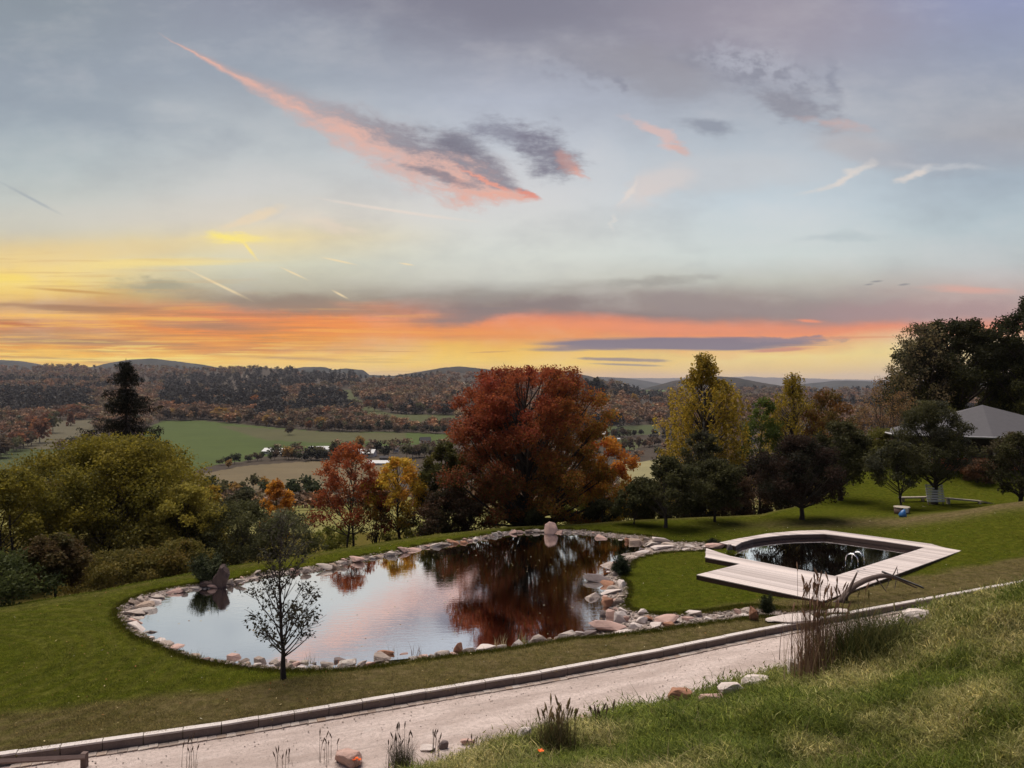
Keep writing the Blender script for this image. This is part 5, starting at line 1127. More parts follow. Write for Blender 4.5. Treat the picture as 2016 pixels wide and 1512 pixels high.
def boulder(name, u, v, w, h, label, mat, d=.7, z=None, seed=1, tall=False, cat='boulder', rz=0., sub=1.):
    """a boulder with its own broken outline"""
    rng = np.random.default_rng(seed); b = on_ground(u, v) if z is None else np.array(at(u, v, z)); k = b[1]/F; W, H = w*k, h*k
    bm = bmesh.new(); n = 22; p = rng.normal(size=(n, 3)); p /= np.linalg.norm(p, axis=1)[:, None]; p = np.sign(p)*np.abs(p)**.8
    if tall: p[:, 0] *= np.where(p[:, 2] > 0, .72, 1.)
    for q in p: bm.verts.new(q)
    bmesh.ops.convex_hull(bm, input=bm.verts); bmesh.ops.delete(bm, geom=[v_ for v_ in bm.verts if not v_.link_faces], context='VERTS')
    bmesh.ops.bevel(bm, geom=list(bm.edges), offset=.08, segments=1, affect='EDGES', clamp_overlap=True); bmesh.ops.triangulate(bm, faces=bm.faces); bmesh.ops.subdivide_edges(bm, edges=bm.edges, cuts=2, use_grid_fill=True)
    for v_ in bm.verts:
        c = v_.co; c += c.normalized()*.07*mnoise.noise(c*2.5*sub+Vector((seed, 0, 0)))+c.normalized()*.035*mnoise.noise(c*7*sub)
    lo = min(v_.co.z for v_ in bm.verts); hi = max(v_.co.z for v_ in bm.verts); wx = max(abs(v_.co.x) for v_ in bm.verts)*2
    for v_ in bm.verts: v_.co = Vector((v_.co.x/wx*W, v_.co.y/wx*W*d, (v_.co.z-lo)/(hi-lo)*H*1.18-H*.16))
    me = bpy.data.meshes.new(name); bm.to_mesh(me); bm.free()
    return obj(name, me, M[mat], None, (b[0], b[1]+W*d*.3, b[2]), label=label, cat=cat)
boulder('boulder', 1085, 1053, 28, 24, 'upright pink boulder on the far edge of the pond under the great cherry', 'rose_stone', .8, 0., 3)
o = boulder('dark_rock', 428, 1160, 36, 40, 'dark upright weathered rock like a stump at the pond left end', 'dark_stone', .8, 0., 14, sub=1.6)
for v_ in o.data.vertices:
    c = v_.co; hh_ = max(c.z, 0)/1.1; gr_ = .09*math.sin(c.x*19+c.z*3)+.07*mnoise.noise(Vector((c.x*7, c.y*7, c.z*1.6))); c.x = c.x*(1.12-.42*hh_)+.30*hh_**1.5+gr_*.5; c.y *= 1+gr_; c.z += hh_*(.16*mnoise.noise(Vector((c.x*5, c.y*5, 3)))+.18*math.sin(c.x*11)); 
boulder('dark_rock', 408, 1159, 40, 14, 'low dark rock ledge at the foot of the upright weathered rock', 'dark_stone', .7, 0., 6)
boulder('boulder', 1487, 1222, 24, 27, 'rounded brown stone standing upright at the end of the gravel strip', 'rust_stone', .7, None, 7, True)
boulder('boulder', 1408, 1081, 42, 10, 'flat pink slab bridging the gap between pond stones and pool', 'rose_stone', .5, .12, 8)
boulder('boulder', 1438, 1088, 16, 16, 'dark edged stone at the mouth of the pool channel', 'grey_stone', .8, 0., 9)
boulder('slab', 1560, 1224, 110, 8, 'broad flat pale stone slab beside the path near the pool lawn', 'pale_stone', .45, None, 10, cat='stone slab')
boulder('slab', 1655, 1213, 44, 7, 'narrow pale stone slab below the driftwood', 'pale_stone', .5, None, 11, cat='stone slab')
for a in ((1812,1234,62,30,'craggy pale grey rock beside the green tussock above the path','pale_stone',20),(1568,1336,36,36,'pale upright stone left of the dry reed clump','pale_stone',21),(1342,1392,52,32,'brown boulder with a dark top at the path edge','rust_stone',22),(1296,1402,60,17,'low pale stone left of the brown boulder','pale_stone',23),
          (1402,1386,52,18,'low stone right of the brown boulder at the foot of the grass bank','rose_stone',24),(1441,1377,56,28,'largest pale stone of the row at the path edge','pale_stone',25),(1492,1358,58,24,'pale stone nearest the reed clump in the path edge row','pale_stone',26),(1192,1419,28,22,'small grey stone sticking up right of the grass tuft','grey_stone',27),
          (1150,1420,22,8,'little flat stone next to the small grey one','rose_stone',28),(1034,1459,30,24,'pale stone hidden behind the tall grass tuft','pale_stone',29),(872,1476,22,16,'dark small stone left of the low green tuft','grey_stone',30),(842,1480,34,9,'flat pale stone left of the low green tuft','pale_stone',31),(920,1468,30,10,'flat pinkish stone just above the low green tuft','rose_stone',32),
          (682,1511,60,28,'dark rose boulder behind the orange poppy at the bottom','rose_stone',33)):
    boulder('boulder', a[0], a[1], a[2], a[3], a[4], a[5], .6, None if a[0] > 1000 else .02, a[6])

# ================================================================ kerb and gutter
kerb = thing('kerb', tuple(rp(0, kline(0), 0)), 'long low granite kerb between the path and the pond lawn', 'kerb')
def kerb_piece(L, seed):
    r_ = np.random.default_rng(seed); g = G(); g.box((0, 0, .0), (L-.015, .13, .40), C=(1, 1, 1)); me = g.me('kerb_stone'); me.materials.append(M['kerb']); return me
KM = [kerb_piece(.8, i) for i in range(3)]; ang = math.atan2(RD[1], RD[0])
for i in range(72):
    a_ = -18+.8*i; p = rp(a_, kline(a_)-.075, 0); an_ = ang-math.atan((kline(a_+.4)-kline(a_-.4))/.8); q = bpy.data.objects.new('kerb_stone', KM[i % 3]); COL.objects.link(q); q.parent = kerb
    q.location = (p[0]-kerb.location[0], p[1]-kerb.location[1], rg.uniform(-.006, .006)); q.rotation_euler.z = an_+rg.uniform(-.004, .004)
g = G(); g.box((0, 0, .2205), (.785, .17, .04)); lit_top = g.me('cap_stone'); lit_top.materials.append(M['cap'])  # thin slab added to carry the kerb's lit top tone
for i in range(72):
    a_ = -18+.8*i; p = rp(a_, kline(a_)-.080, 0); q = bpy.data.objects.new('cap_stone', lit_top); COL.objects.link(q); q.parent = kerb
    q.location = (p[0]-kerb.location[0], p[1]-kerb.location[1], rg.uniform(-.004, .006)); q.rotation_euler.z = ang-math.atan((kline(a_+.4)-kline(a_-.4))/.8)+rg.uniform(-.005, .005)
gut = thing('gutter', tuple(rp(0, kline(0), 0)), 'row of flat pale setts along the kerb foot', 'gutter')
g = G(); g.box((0, 0, 0), (.19, .17, .05)); sm_ = g.me('sett'); sm_.materials.append(M['stone'])
for i in range(215):
    a_ = -12+.2*i; p = rp(a_, kline(a_)+.11+rg.uniform(-.01, .01), 0); q = bpy.data.objects.new('sett', sm_); COL.objects.link(q); q.parent = gut
    q.location = (p[0]-gut.location[0], p[1]-gut.location[1], .004+rg.uniform(-.006, .006)); q.rotation_euler = (rg.uniform(-.03, .03), rg.uniform(-.03, .03), ang+rg.uniform(-.05, .05))

# ================================================================ pool deck
poly = np.array(list(DECK_OUT)+list(POOL_IN[1:]))
E0 = np.array(dk(1371.6, 1131.6)); E1 = np.array(dk(1620.5, 1184)); ex = (E1-E0)/np.linalg.norm(E1-E0); ey = np.array([-ex[1], ex[0]])
q_ = (poly-E0) @ np.stack([ex, ey], 1)
deck = thing('pool_deck', (E0[0], E0[1], 0), 'weathered pinkish grey board deck surrounding the dark swimming pool', 'deck')
def cross(yv):
    xs = []
    for i in range(len(q_)):
        a, b = q_[i], q_[(i+1) % len(q_)]
        if (a[1] > yv) != (b[1] > yv): xs.append(a[0]+(b[0]-a[0])*(yv-a[1])/(b[1]-a[1]))
    return sorted(xs)
PWD = .145; y0 = q_[:, 1].min(); npl = 0; yy_ = y0
while yy_ < q_[:, 1].max()-.02:
    lo_, hi_ = cross(yy_+.004), cross(yy_+PWD-.004); mid_ = cross(yy_+PWD/2)
    if len(lo_) != len(mid_): lo_ = mid_
    if len(hi_) != len(mid_): hi_ = mid_
    for k in range(0, len(mid_)-1, 2):
        cuts = [(lo_[k], hi_[k]), (lo_[k+1], hi_[k+1])]; L_ = mid_[k+1]-mid_[k]
        nseg = max(1, int(L_/4.2)); sp_ = [((1-t)*cuts[0][0]+t*cuts[1][0], (1-t)*cuts[0][1]+t*cuts[1][1]) for t in ([0]+[min(max((j+rg.uniform(-.2, .2))/nseg, .05), .95) for j in range(1, nseg)]+[1])]
        for j in range(len(sp_)-1):
            (a0, a1), (b0, b1) = sp_[j], sp_[j+1]; g_ = .004
            if j: a0 = a1 = (a0+a1)/2
            if j < len(sp_)-2: b0 = b1 = (b0+b1)/2
            if min(b0-a0, b1-a1) < .02: continue
            pts = [E0+ex*(a0+g_)+ey*(yy_+.004), E0+ex*(b0-g_)+ey*(yy_+.004), E0+ex*(b1-g_)+ey*(yy_+PWD-.004), E0+ex*(a1+g_)+ey*(yy_+PWD-.004)]
            c = sum(pts)/4; zt = rg.uniform(-.0015, .0015)
            loc = [((p-c) @ ex, (p-c) @ ey) for p in pts]; g = G(); g.prism(loc, -.03, 0)
            o = obj('plank', g.me('plank'), M['deck'], deck, (c[0]-E0[0], c[1]-E0[1], DZ+zt)); o.rotation_euler.z = math.atan2(ex[1], ex[0]); npl += 1
    yy_ += PWD
print('planks', npl, 'rim stones', cnt+len(EX))
def board(a, b, z0, z1, th, mat, parent, name='fascia_board', off=0.):
    a = np.array(a); b = np.array(b); d = b-a; L_ = np.linalg.norm(d); d = d/L_; n = np.array([d[1], -d[0]]); c = (a+b)/2+n*(th/2+off); g = G(); g.box((0, 0, (z1-z0)/2), (L_+th*.9, th, z1-z0))
    o = obj(name, g.me(name), M[mat], parent, (c[0]-E0[0], c[1]-E0[1], z0)); o.rotation_euler.z = math.atan2(d[1], d[0]); return o
ar = .5*np.sum(poly[:, 0]*np.roll(poly[:, 1], -1)-poly[:, 1]*np.roll(poly[:, 0], -1)); sg = 1 if ar > 0 else -1
for i in range(len(DECK_OUT)-1):
    a, b = poly[i], poly[i+1]
    if sg < 0: a, b = b, a
    board(a, b, -.05, DZ-.034, .028, 'dark_wood', deck, off=-.035)
for i in range(len(DECK_OUT)-1, len(poly)-1):
    a, b = poly[i], poly[i+1]
    if sg < 0: a, b = b, a
    for j, (za, zb) in enumerate(((.14, DZ-.034), (-.06, .132), (-.75, -.068))): board(a, b, za, zb, .03, 'dark_wood', deck, 'wall_board', off=-.045-.004*j)
a, b = poly[-1], poly[0]
if sg < 0: a, b = b, a
board(a, b, -.3, DZ-.034, .028, 'dark_wood', deck, off=-.035)
# joists under the boards
sheet('pool_floor', POOL_POLY, -1.4, M['dark_wood'])
# pool ladder
la_ = np.array(dk(1645, 1133.6)); lb_ = np.array(dk(1821, 1077.5)); ed = (lb_-la_)/np.linalg.norm(lb_-la_); nin = np.array([-ed[1], ed[0]])
cp = np.array(POOL_POLY).mean(0); nin = nin if (cp-la_) @ nin > 0 else -nin
target = at(1684, 1121, DZ)[:2]; sL = (np.array(target)-la_) @ ed; pL = la_+ed*sL
lad = thing('pool_ladder', (pL[0], pL[1], DZ), 'bright steel pool ladder with two hooped rails on the front deck edge', 'ladder', rz=math.atan2(ed[1], ed[0]))
ydir = 1 if np.cross(np.append(ed, 0), np.append(nin, 0))[2] > 0 else -1
for s in (-.26, .26):
    g = G(); th = np.linspace(np.pi, 0, 14); pts = [(s, -ydir*.24, -.02), (s, -ydir*.24, .2)]+[(s, ydir*(.02+.26*math.cos(t)), .42+.26*math.sin(t)) for t in th]+[(s, ydir*.28, .1), (s, ydir*.28, -1.1)]
    g.tube(pts, .023, 10, cap=True); obj('rail', g.me('rail', True), M['steel'], lad)
    g = G(); g.tube([(s, -ydir*.24, .002), (s, -ydir*.24, .018)], .05, 12, cap=True); obj('foot_plate', g.me('foot_plate'), M['steel'], lad)
for k in range(3):
    g = G(); g.box((0, ydir*.28, -.35-.26*k), (.5, .08, .03)); obj('step', g.me('step'), M['steel'], lad)

# ================================================================ driftwood
def pp(u, v, Y): return np.array(atY(u, v, Y))
b0 = on_ground(1660, 1186); Y0 = b0[1]; dw = thing('driftwood', (0, 0, 0), 'arched grey brown dead branch lying beside the pool deck corner', 'driftwood'); dw.location = tuple(b0)
def dline(pts): return np.array([pp(*p)-b0 for p in pts])
g = G(); g.tube(catmull(dline([(1640,1188,Y0),(1656,1182,Y0),(1668,1168,Y0+.1),(1685,1153,Y0+.25),(1712,1140,Y0+.5),(1738,1134,Y0+.75),(1760,1137,Y0+.95),(1784,1148,Y0+1.1),(1806,1158,Y0+1.25)]), 4, False), np.concatenate([np.linspace(.05, .11, 5), np.linspace(.12, .085, 14), np.linspace(.085, .02, 14)]), 9, cap=True, rough=.07); obj('trunk', g.me('trunk', True), M['dead_wood'], dw)
for ln, r in (([(1665,1182,Y0),(1673,1160,Y0),(1681,1142,Y0),(1688,1127,Y0)], .07), ([(1659,1192,Y0-.1),(1664,1178,Y0-.1),(1672,1166,Y0-.05)], .06), ([(1726,1140,Y0+.6),(1735,1151,Y0+.5),(1746,1166,Y0+.4)], .035), ([(1757,1136,Y0+.9),(1762,1126,Y0+.9),(1767,1115,Y0+.9)], .03), ([(1770,1140,Y0+1),(1768,1128,Y0+1),(1766,1117,Y0+1)], .022), ([(1752,1140,Y0+.8),(1748,1152,Y0+.7),(1744,1162,Y0+.6)], .02), ([(1765,1143,Y0+.9),(1763,1153,Y0+.8),(1762,1161,Y0+.7)], .02)):
    g = G(); pts = catmull(dline(ln), 3, False); g.tube(pts, np.linspace(r, r*.3, len(pts)), 6, cap=True, rough=.08); obj('branch', g.me('branch', True), M['dead_wood'], dw)
pl = thing('pole', tuple(pp(1737, 1126, Y0+.8)), 'thin dark pole with a pale edge leaning across the driftwood', 'pole'); g = G(); L0 = pp(1737, 1126, Y0+.8); L1 = pp(1819, 1158, Y0+1.25)-L0; g.tube([(0, 0, 0), tuple(L1)], .028, 8, cap=True); obj('shaft', g.me('shaft'), M['dark_roof'], pl)
g = G(); up = np.array([0, 0, .035]); g.tube([tuple(up), tuple(L1*.96+up)], .011, 6, cap=True); obj('edge_strip', g.me('edge_strip'), M['white_paint'], pl)

# ================================================================ play corner
YP = 48.5; zp = gz_((1838-CU)/F*YP, YP)
cf = thing('climbing_frame', ((1840-CU)/F*YP, YP, zp), 'leaning climbing frame of seven pale slats behind the tall dark tree', 'climbing frame'); k = YP/F
o0 = np.array(cf.location)
for s, (ub, ut) in ((0, (1829, 1824)), (1, (1858, 1853))):
    g = G(); g.tube([tuple(pp(ub, 1000, YP)-o0), tuple(pp(ut, 953, YP+.6)-o0)], .035, 4, cap=True); obj('side_post', g.me('side_post'), M['rust_wood'], cf)
for i, v in enumerate((956, 961.7, 966.5, 971.5, 976.5, 981.5, 986.5)):
    f = i/6; c = pp(1839+4*f, v, YP+.55*(1-f)-.06)-o0; g = G(); g.box((0, 0, 0), (1.12, .06, .105)); obj('slat', g.me('slat'), M['white_panel'], cf, tuple(c))
g = G(); a = pp(1816, 998, YP-.4)-o0; b = pp(1873, 1001.5, YP-.7)-o0; g.tube([tuple(a), tuple(b)], .05, 4, cap=True); obj('ground_beam', g.me('ground_beam'), M['pale_wood'], cf)
def beam(name, segs, legs, Y, label, cat):
    a = pp(*segs[0], Y); t = thing(name, tuple(a), label, cat)
    for i in range(len(segs)-1):
        p, q = pp(*segs[i], Y+.3*i)-a, pp(*segs[i+1], Y+.3*(i+1))-a; L_ = np.linalg.norm(q-p); d = (q-p)/L_; g = G(); g.box((0, 0, 0), (L_, .34, .09)); o = obj('board', g.me('board'), M['pale_wood'], t, tuple((p+q)/2)); o.rotation_euler = (0, -math.asin(d[2]), math.atan2(d[1], d[0]))
    for u, v in legs:
        p = pp(u, v, Y+.1)-a; zb = gz_(a[0]+p[0], a[1]+p[1])-a[2]; g = G(); g.box((0, 0, (p[2]+zb)/2-.05), (.14, .2, abs(p[2]-zb)+.1)); obj('leg', g.me('leg'), M['pale_wood'], t, (p[0], p[1], 0))
    return t
beam('bench', [(1772, 980), (1826, 979)], [(1778, 981), (1817, 981)], 50, 'pale plank bench left of the climbing frame', 'bench')
beam('balance_beam', [(1862, 981), (1931, 987), (1971, 995)], [(1867, 983), (1929, 988)], 49, 'long pale balance beam bending down right of the climbing frame', 'balance beam')
tb = thing('planter', tuple(on_ground(1781, 1012)), 'rounded pale topped planter round the V shaped tree', 'planter'); g = G(); g.tube([(0, .3, -.1), (0, .3, .33)], .42, 12, cap=True); obj('tub', g.me('tub', True), M['rust_wood'], tb); g = G(); g.tube([(0, .3, .33), (0, .3, .38)], .45, 12, cap=True); obj('rim', g.me('rim'), M['pale_wood'], tb)
pb = on_ground(1782, 1013); g = G(); g.box((0, 0, .24), (.26, .05, .26)); obj('panel', g.me('panel'), M['white_panel'], None, (pb[0], pb[1]-.12, pb[2]), label='small square white board leaning on the planter', cat='board')
bg_ = on_ground(1775, 1017); g = G(); g.tube([(0, 0, 0), (.0, 0, .12), (.03, 0, .3), (.1, 0, .42)], [.19, .21, .14, .05], 10, cap=True, rough=.06); obj('blue_bag', g.me('blue_bag', True), M['blue_plastic'], None, (bg_[0]-.02, bg_[1]-.2, bg_[2]), label='blue plastic bag on the grass in front of the planter', cat='bag')

# ================================================================ pavilion
YV = 59.; zv_ = 1.2; pvn = thing('pavilion', tuple(pp(1935, 925, YV)), 'garden pavilion with a grey tent shaped roof and orange board walls', 'pavilion'); o0 = np.array(pvn.location)
def poly_roof(eave, apex, name, mat, th=.12):
    ap = pp(*apex)-o0; E_ = [pp(*e)-o0 for e in eave]; n = len(E_)
    for i in range(n):
        a, b = E_[i], E_[(i+1) % n]; nn = np.cross(b-a, ap-a); nn /= np.linalg.norm(nn)+1e-9; nn = nn if nn[2] > 0 else -nn
        g = G(); g.add([a, b, ap, a-nn*th, b-nn*th, ap-nn*th], [[0, 1, 2], [3, 5, 4]], [[0, 3, 4, 1], [1, 4, 5, 2], [2, 5, 3, 0]]); obj(name, g.me(name), M[mat], pvn)
        g = G(); g.tube([tuple(a+nn*.02), tuple(b+nn*.02)], .07, 5, cap=True); obj('eave_board', g.me('eave_board'), M['roof_edge'], pvn)
poly_roof([(1731,849,61), (1758,855.5,57.5), (1956,862,56), (2105,862,57.5), (2150,852,62), (2060,846,68), (1800,845,67)], (1934,797,62), 'roof_panel', 'shingle')
for u, v, Y in ((1772,856,58), (1830,858,58), (1886,860,60), (1957,864,58.5), (2010,865,59), (2060,865,59), (1762,852,62), (1900,856,66), (1990,856,66)):
    p = pp(u, v, Y)-o0; g = G(); g.box((0, 0, (p[2]-.3)/2), (.14, .14, p[2]+.3)); obj('post', g.me('post'), M['pale_wood'], pvn, (p[0], p[1], 0))
for u, Y in ((1768, 58), (1957, 58.5)):
    p = pp(u, 862, Y)-o0
    for s in (-1, 1): g = G(); g.tube([(p[0], p[1], p[2]-.45), (p[0]+s*.5, p[1], p[2]+.08)], .05, 4, cap=True); obj('brace', g.me('brace'), M['rust_wood'], pvn)
for i in range(9):
    for r_ in range(6):
        u0, u1 = 1802+i*31, 1802+(i+1)*31-.4; a, b = pp(u0, 900, YV-.6)-o0, pp(u1, 900, YV-.6)-o0; g = G(); g.box((0, 0, 0), (b[0]-a[0], .05, .175)); obj('wall_board', g.me('wall_board'), M['orange_render'], pvn, ((a[0]+b[0])/2, a[1], .0+.18*r_))
for i in range(5):
    a, b = pp(1905+i*34, 878, 66)-o0, pp(1905+(i+1)*34-1, 878, 66)-o0; g = G(); g.box((0, 0, 1.4), (b[0]-a[0], .1, 2.8)); obj('back_wall', g.me('back_wall'), M['dark_wood'], pvn, ((a[0]+b[0])/2, a[1], 0))
g = G(); a, b = pp(1802, 925, YV)-o0, pp(2085, 925, YV)-o0; g.box(((a[0]+b[0])/2, 4, -.1), (b[0]-a[0], 9, .22)); obj('floor', g.me('floor'), M['deck'], pvn)

# ================================================================ timber rail at the path's near end
rl = thing('rail', tuple(at(165, 1512, 0)), 'brown timber rail with one post at the bottom left corner on the path', 'rail'); o0 = np.array(rl.location); Yr = o0[1]
g = G(); g.box((0, 0, .1), (.11, .11, .42)); obj('post', g.me('post'), M['rust_wood'], rl)
a = at(-60, 1503, .28); b = at(158, 1491, .30); g = G(); g.tube([tuple(np.array(a)-o0), tuple(np.array(b)-o0+np.array([.1, 0, 0]))], .055, 4, cap=True); obj('bar', g.me('bar'), M['rust_wood'], rl)

# ================================================================ grasses
rng = np.random.default_rng(77)
def tuft_thing(name, u, v, nb, hpx, w, spread, lean, cols, label, cat='grass tuft', segs=3, z=None, heads=0, headcol=(.16,.10,.06), seed=0, hh=1.0):
    r_ = np.random.default_rng(seed or int(u*3+v)); b = on_ground(u, v) if z is None else np.array(at(u, v, z)); h = hpx*b[1]/F; t = thing(name, tuple(b), label, cat)
    V, Q, C = tuft(nb, h, w, spread, lean, cols, r_, segs); obj('blades', mesh('blades', V, Q, C), M['grass'], t)
    if heads:
        g = G()
        for i in range(heads):
            a = r_.random()*6.28; s = spread*r_.normal(size=2); ln = .35*lean*h*r_.random(); hz_ = h*hh*(.75+.6*r_.random()); tip = np.array([s[0]+math.cos(a)*ln, s[1]+math.sin(a)*ln, hz_]); g.tube(bez(np.array([s[0], s[1], 0]), np.array([s[0], s[1], hz_*.6]), tip, 5), np.linspace(.006, .003, 5), 3, C=headcol)
            d = np.array([math.cos(a)*.04, math.sin(a)*.04, .1]); g.tube([tip-d*.4, tip+d*.4, tip+d], [.005, .015, .003], 4, C=tuple(np.array(headcol)*(.8+.5*r_.random())))
        obj('seed_heads', g.me('seed_heads'), M['grass'], t)
    return t
tuft_thing('reed_clump', 1614, 1330, 560, 118, .010, .20, .34, [(.20,.12,.08), (.28,.18,.11), (.15,.08,.05), (.38,.28,.18)], 'tall dry brown reed clump on the bank in front of the pool', 'reeds', 4, heads=70, headcol=(.30,.18,.12), seed=3, hh=1.25)
tuft_thing('grass_tussock', 1726, 1294, 2200, 84, .011, .30, .6, [(.045,.055,.015), (.09,.09,.03), (.14,.12,.04), (.03,.04,.012)], 'dense rounded green grass tussock right of the dry reeds', 'grass tuft', 4, heads=8, headcol=(.3,.25,.12))
tuft_thing('grass_tuft', 1095, 1487, 800, 72, .008, .13, .5, [(.06,.065,.02), (.13,.11,.045), (.04,.045,.015), (.10,.07,.03)], 'tall mixed grass tuft with dry heads behind the second path stone', 'grass tuft', 4, heads=34, headcol=(.30,.22,.12))
tuft_thing('grass_tuft', 968, 1478, 700, 30, .007, .16, .6, [(.05,.065,.02), (.07,.085,.03), (.11,.10,.04)], 'low bushy green tuft at the path edge near the bottom', 'grass tuft', 3, z=.05)
tuft_thing('grass_tuft', 790, 1515, 420, 55, .008, .12, .5, [(.06,.055,.03), (.10,.09,.05), (.035,.035,.02)], 'dark wiry grass tuft right of the poppy at the bottom', 'grass tuft', 4, z=.1, heads=16, headcol=(.12,.09,.07))
for i, (u, v, h) in enumerate(((375, 1512, 62), (560, 1512, 40), (855, 1490, 50), (925, 1490, 36), (1180, 1440, 50), (1490, 1225, 26), (640, 1500, 60))):
    tuft_thing('dry_stalks', u, v, 5, h*.7, .006, .10, .5, [(.16,.11,.08), (.2,.15,.1)], ('sparse dry weed stalks near the timber rail','few thin stalks at the bottom left of the path','single wiry stalk group left of the low green tuft','thin stalks beside the low green tuft','wispy dry stalks above the small grey stone','few dry stalks beside the round dark bush','tall single weed stalk over the path bottom')[i], 'weeds', 3, z=.02 if u < 1000 else None, heads=7, headcol=(.12,.08,.06))
for i, (u, v, h, nb, c) in enumerate(((985,1277,28,22,[(.45,.36,.2)]), (1030,1268,24,26,[(.22,.22,.08)]), (608,1309,30,16,[(.18,.16,.09)]), (666,1308,22,6,[(.35,.16,.08)]), (820,1292,26,18,[(.14,.07,.04)]), (1262,1066,20,26,[(.30,.20,.07)]), (1290,1062,18,20,[(.28,.19,.07)]), (1244,1094,14,14,[(.10,.10,.05)]), (345,1290,16,10,[(.08,.08,.05)]), (393,1295,20,8,[(.10,.08,.05)]), (776,1288,30,7,[(.22,.16,.10)]), (895,1058,12,6,[(.4,.34,.15)]), (990,1040,12,5,[(.4,.34,.15)]), (1213,1060,14,6,[(.20,.20,.08)]))):
    tuft_thing('marsh_grass', u, v, nb, h, .014, .10, .45, c, ('pale straw coloured blades fanning out on the near pond edge','olive water plant beside the pale straw blades','spiky grass behind the trunk of the young tree','small reddish blade on a near edge stone','dark red brown grass between two near stones','orange dry grass at the pond corner by the lawn','second orange dry grass nearer the pool stones','dark rushes near the mountain pine','short rushes at the left foot of the pond','rushes with one tall stem at the left near bank','thin tall stems at the pond middle near bank','pale reed tip on the far bank behind rust stones','pale reed tip left of the upright boulder','rushes standing in the far right water')[i], 'grass tuft', 3, z=0.02)
def poppy(u, v, label, n=3):
    b = np.array(at(u, v+14, .05)) if u < 1010 else on_ground(u, v+12); t = thing('poppy', tuple(b), label, 'flower'); k = b[1]/F; g = G(); gp = G()
    for i in range(n):
        o_ = np.array([(i-(n-1)/2)*.05+rng.normal()*.01, 0, 0]); top = o_+np.array([rng.normal()*.02, 0, 14*k+.03*(i % 2)]); g.tube([tuple(o_*.4), tuple(top)], .003, 3, C=(.06,.07,.03))
        for q in range(5):
            a = q*1.257; c = np.array([math.cos(a), math.sin(a), 0]); s = np.array([-c[1], c[0], 0]); gp.add([top, top+c*.03+s*.022+np.array([0, 0, .018]), top+c*.045+np.array([0, 0, .035]), top+c*.03-s*.022+np.array([0, 0, .018])], None, [[0, 1, 2, 3]])
    obj('stem', g.me('stem'), M['grass'], t); obj('petals', gp.me('petals'), M['orange_petal'], t)
poppy(702, 1498, 'bright orange poppy cluster at the very bottom beside the dark rose boulder', 3); poppy(992, 1496, 'orange flower pair right of the low green tuft', 2); poppy(970, 1505, 'single dull orange flower left of the flower pair', 1); poppy(1062, 1484, 'small orange flower below the tall mixed tuft', 1)

# mown turf, bank grass, leaves
tsrc = []
for i in range(4):
    V, Q, C = tuft(26, .095, .0085, .075, .9, [(1, 1, 1), (.5, .52, .45), (1.7, 1.6, 1.4), (.8, .8, .75)], np.random.default_rng(800+i), 2); tsrc.append(mesh('bank_tuft', V, Q, C))
bank_src = source(tsrc, 'bank_tuft', M['turf'])
N = 96000; s = rng.uniform(-.25, .80, N); Yb = np.exp(rng.uniform(math.log(3.2), math.log(30), N)); xb = s*Yb; xb = np.append(xb, rng.uniform(-3, 17, 26000)); Yb = np.append(Yb, rng.uniform(1.5, 19, 26000)); ok_ = np.ones(len(xb), bool); ok_[96000:] = xb[96000:] > .74*Yb[96000:]; xb, Yb = xb[ok_], Yb[ok_]; d = dbank(xb, Yb); m = (d > .12); xb, Yb, d = xb[m], Yb[m], d[m]; n = len(xb); zb = zground(xb, Yb, False)
s_b = xb/Yb; pt = vn(xb, Yb, .75, 51, 3); p2 = vn(xb, Yb, 2.3, 52, 2); dryw = np.clip(sm(-.12, .5, pt+.45*p2+.25*np.clip(1-Yb/9, 0, 1)*(s_b < .5)), 0, 1)[:, None]
tint = pal(rng, [(.14,.175,.030), (.105,.14,.022), (.19,.21,.042)], n, .3)*(1-dryw)+pal(rng, [(.38,.34,.14), (.29,.27,.095), (.50,.43,.21)], n, .3)*dryw
tint *= (1+.35*p2[:, None]); hs = (.7+.7*rng.random(n))*(1+.5*np.clip(vn(xb, Yb, 1.4, 53, 2), -.6, 1))*np.clip(Yb/8, 1., 1.5)
scatter('bank_grass', np.column_stack([xb, Yb, zb-.01]), np.column_stack([rng.normal(size=n)*.12, rng.normal(size=n)*.12, rng.random(n)*6.28]), np.column_stack([hs*1.15, hs*1.15, hs*.62]), bank_src, rng.integers(4, size=n), tint)
# dead stalks standing in the bank grass
tsrc = []
for i in range(3):
    V, Q, C = tuft(7, .26, .006, .05, 1.1, [(1, 1, 1), (.7, .65, .6)], np.random.default_rng(840+i), 3); tsrc.append(mesh('stalk_tuft', V, Q, C))
stalk_src = source(tsrc, 'stalk_tuft', M['turf']); k_ = rng.choice(n, 1500, replace=False)
scatter('bank_stalks', np.column_stack([xb, Yb, zb])[k_], np.column_stack([rng.normal(size=1500)*.25, rng.normal(size=1500)*.25, rng.random(1500)*6.28]), np.repeat((.5+.7*rng.random(1500)**2)[:, None], 3, 1), stalk_src, rng.integers(3, size=1500), pal(rng, [(.5,.42,.24), (.4,.33,.18), (.24,.2,.09)], 1500, .3))
tsrc = []
for i in range(3):
    V, Q, C = tuft(22, .055, .011, .11, .7, [(1, 1, 1), (.55, .55, .5), (1.6, 1.5, 1.3)], np.random.default_rng(820+i), 1); tsrc.append(mesh('turf_tuft', V, Q, C))
turf_src = source(tsrc, 'turf_tuft', M['turf'])
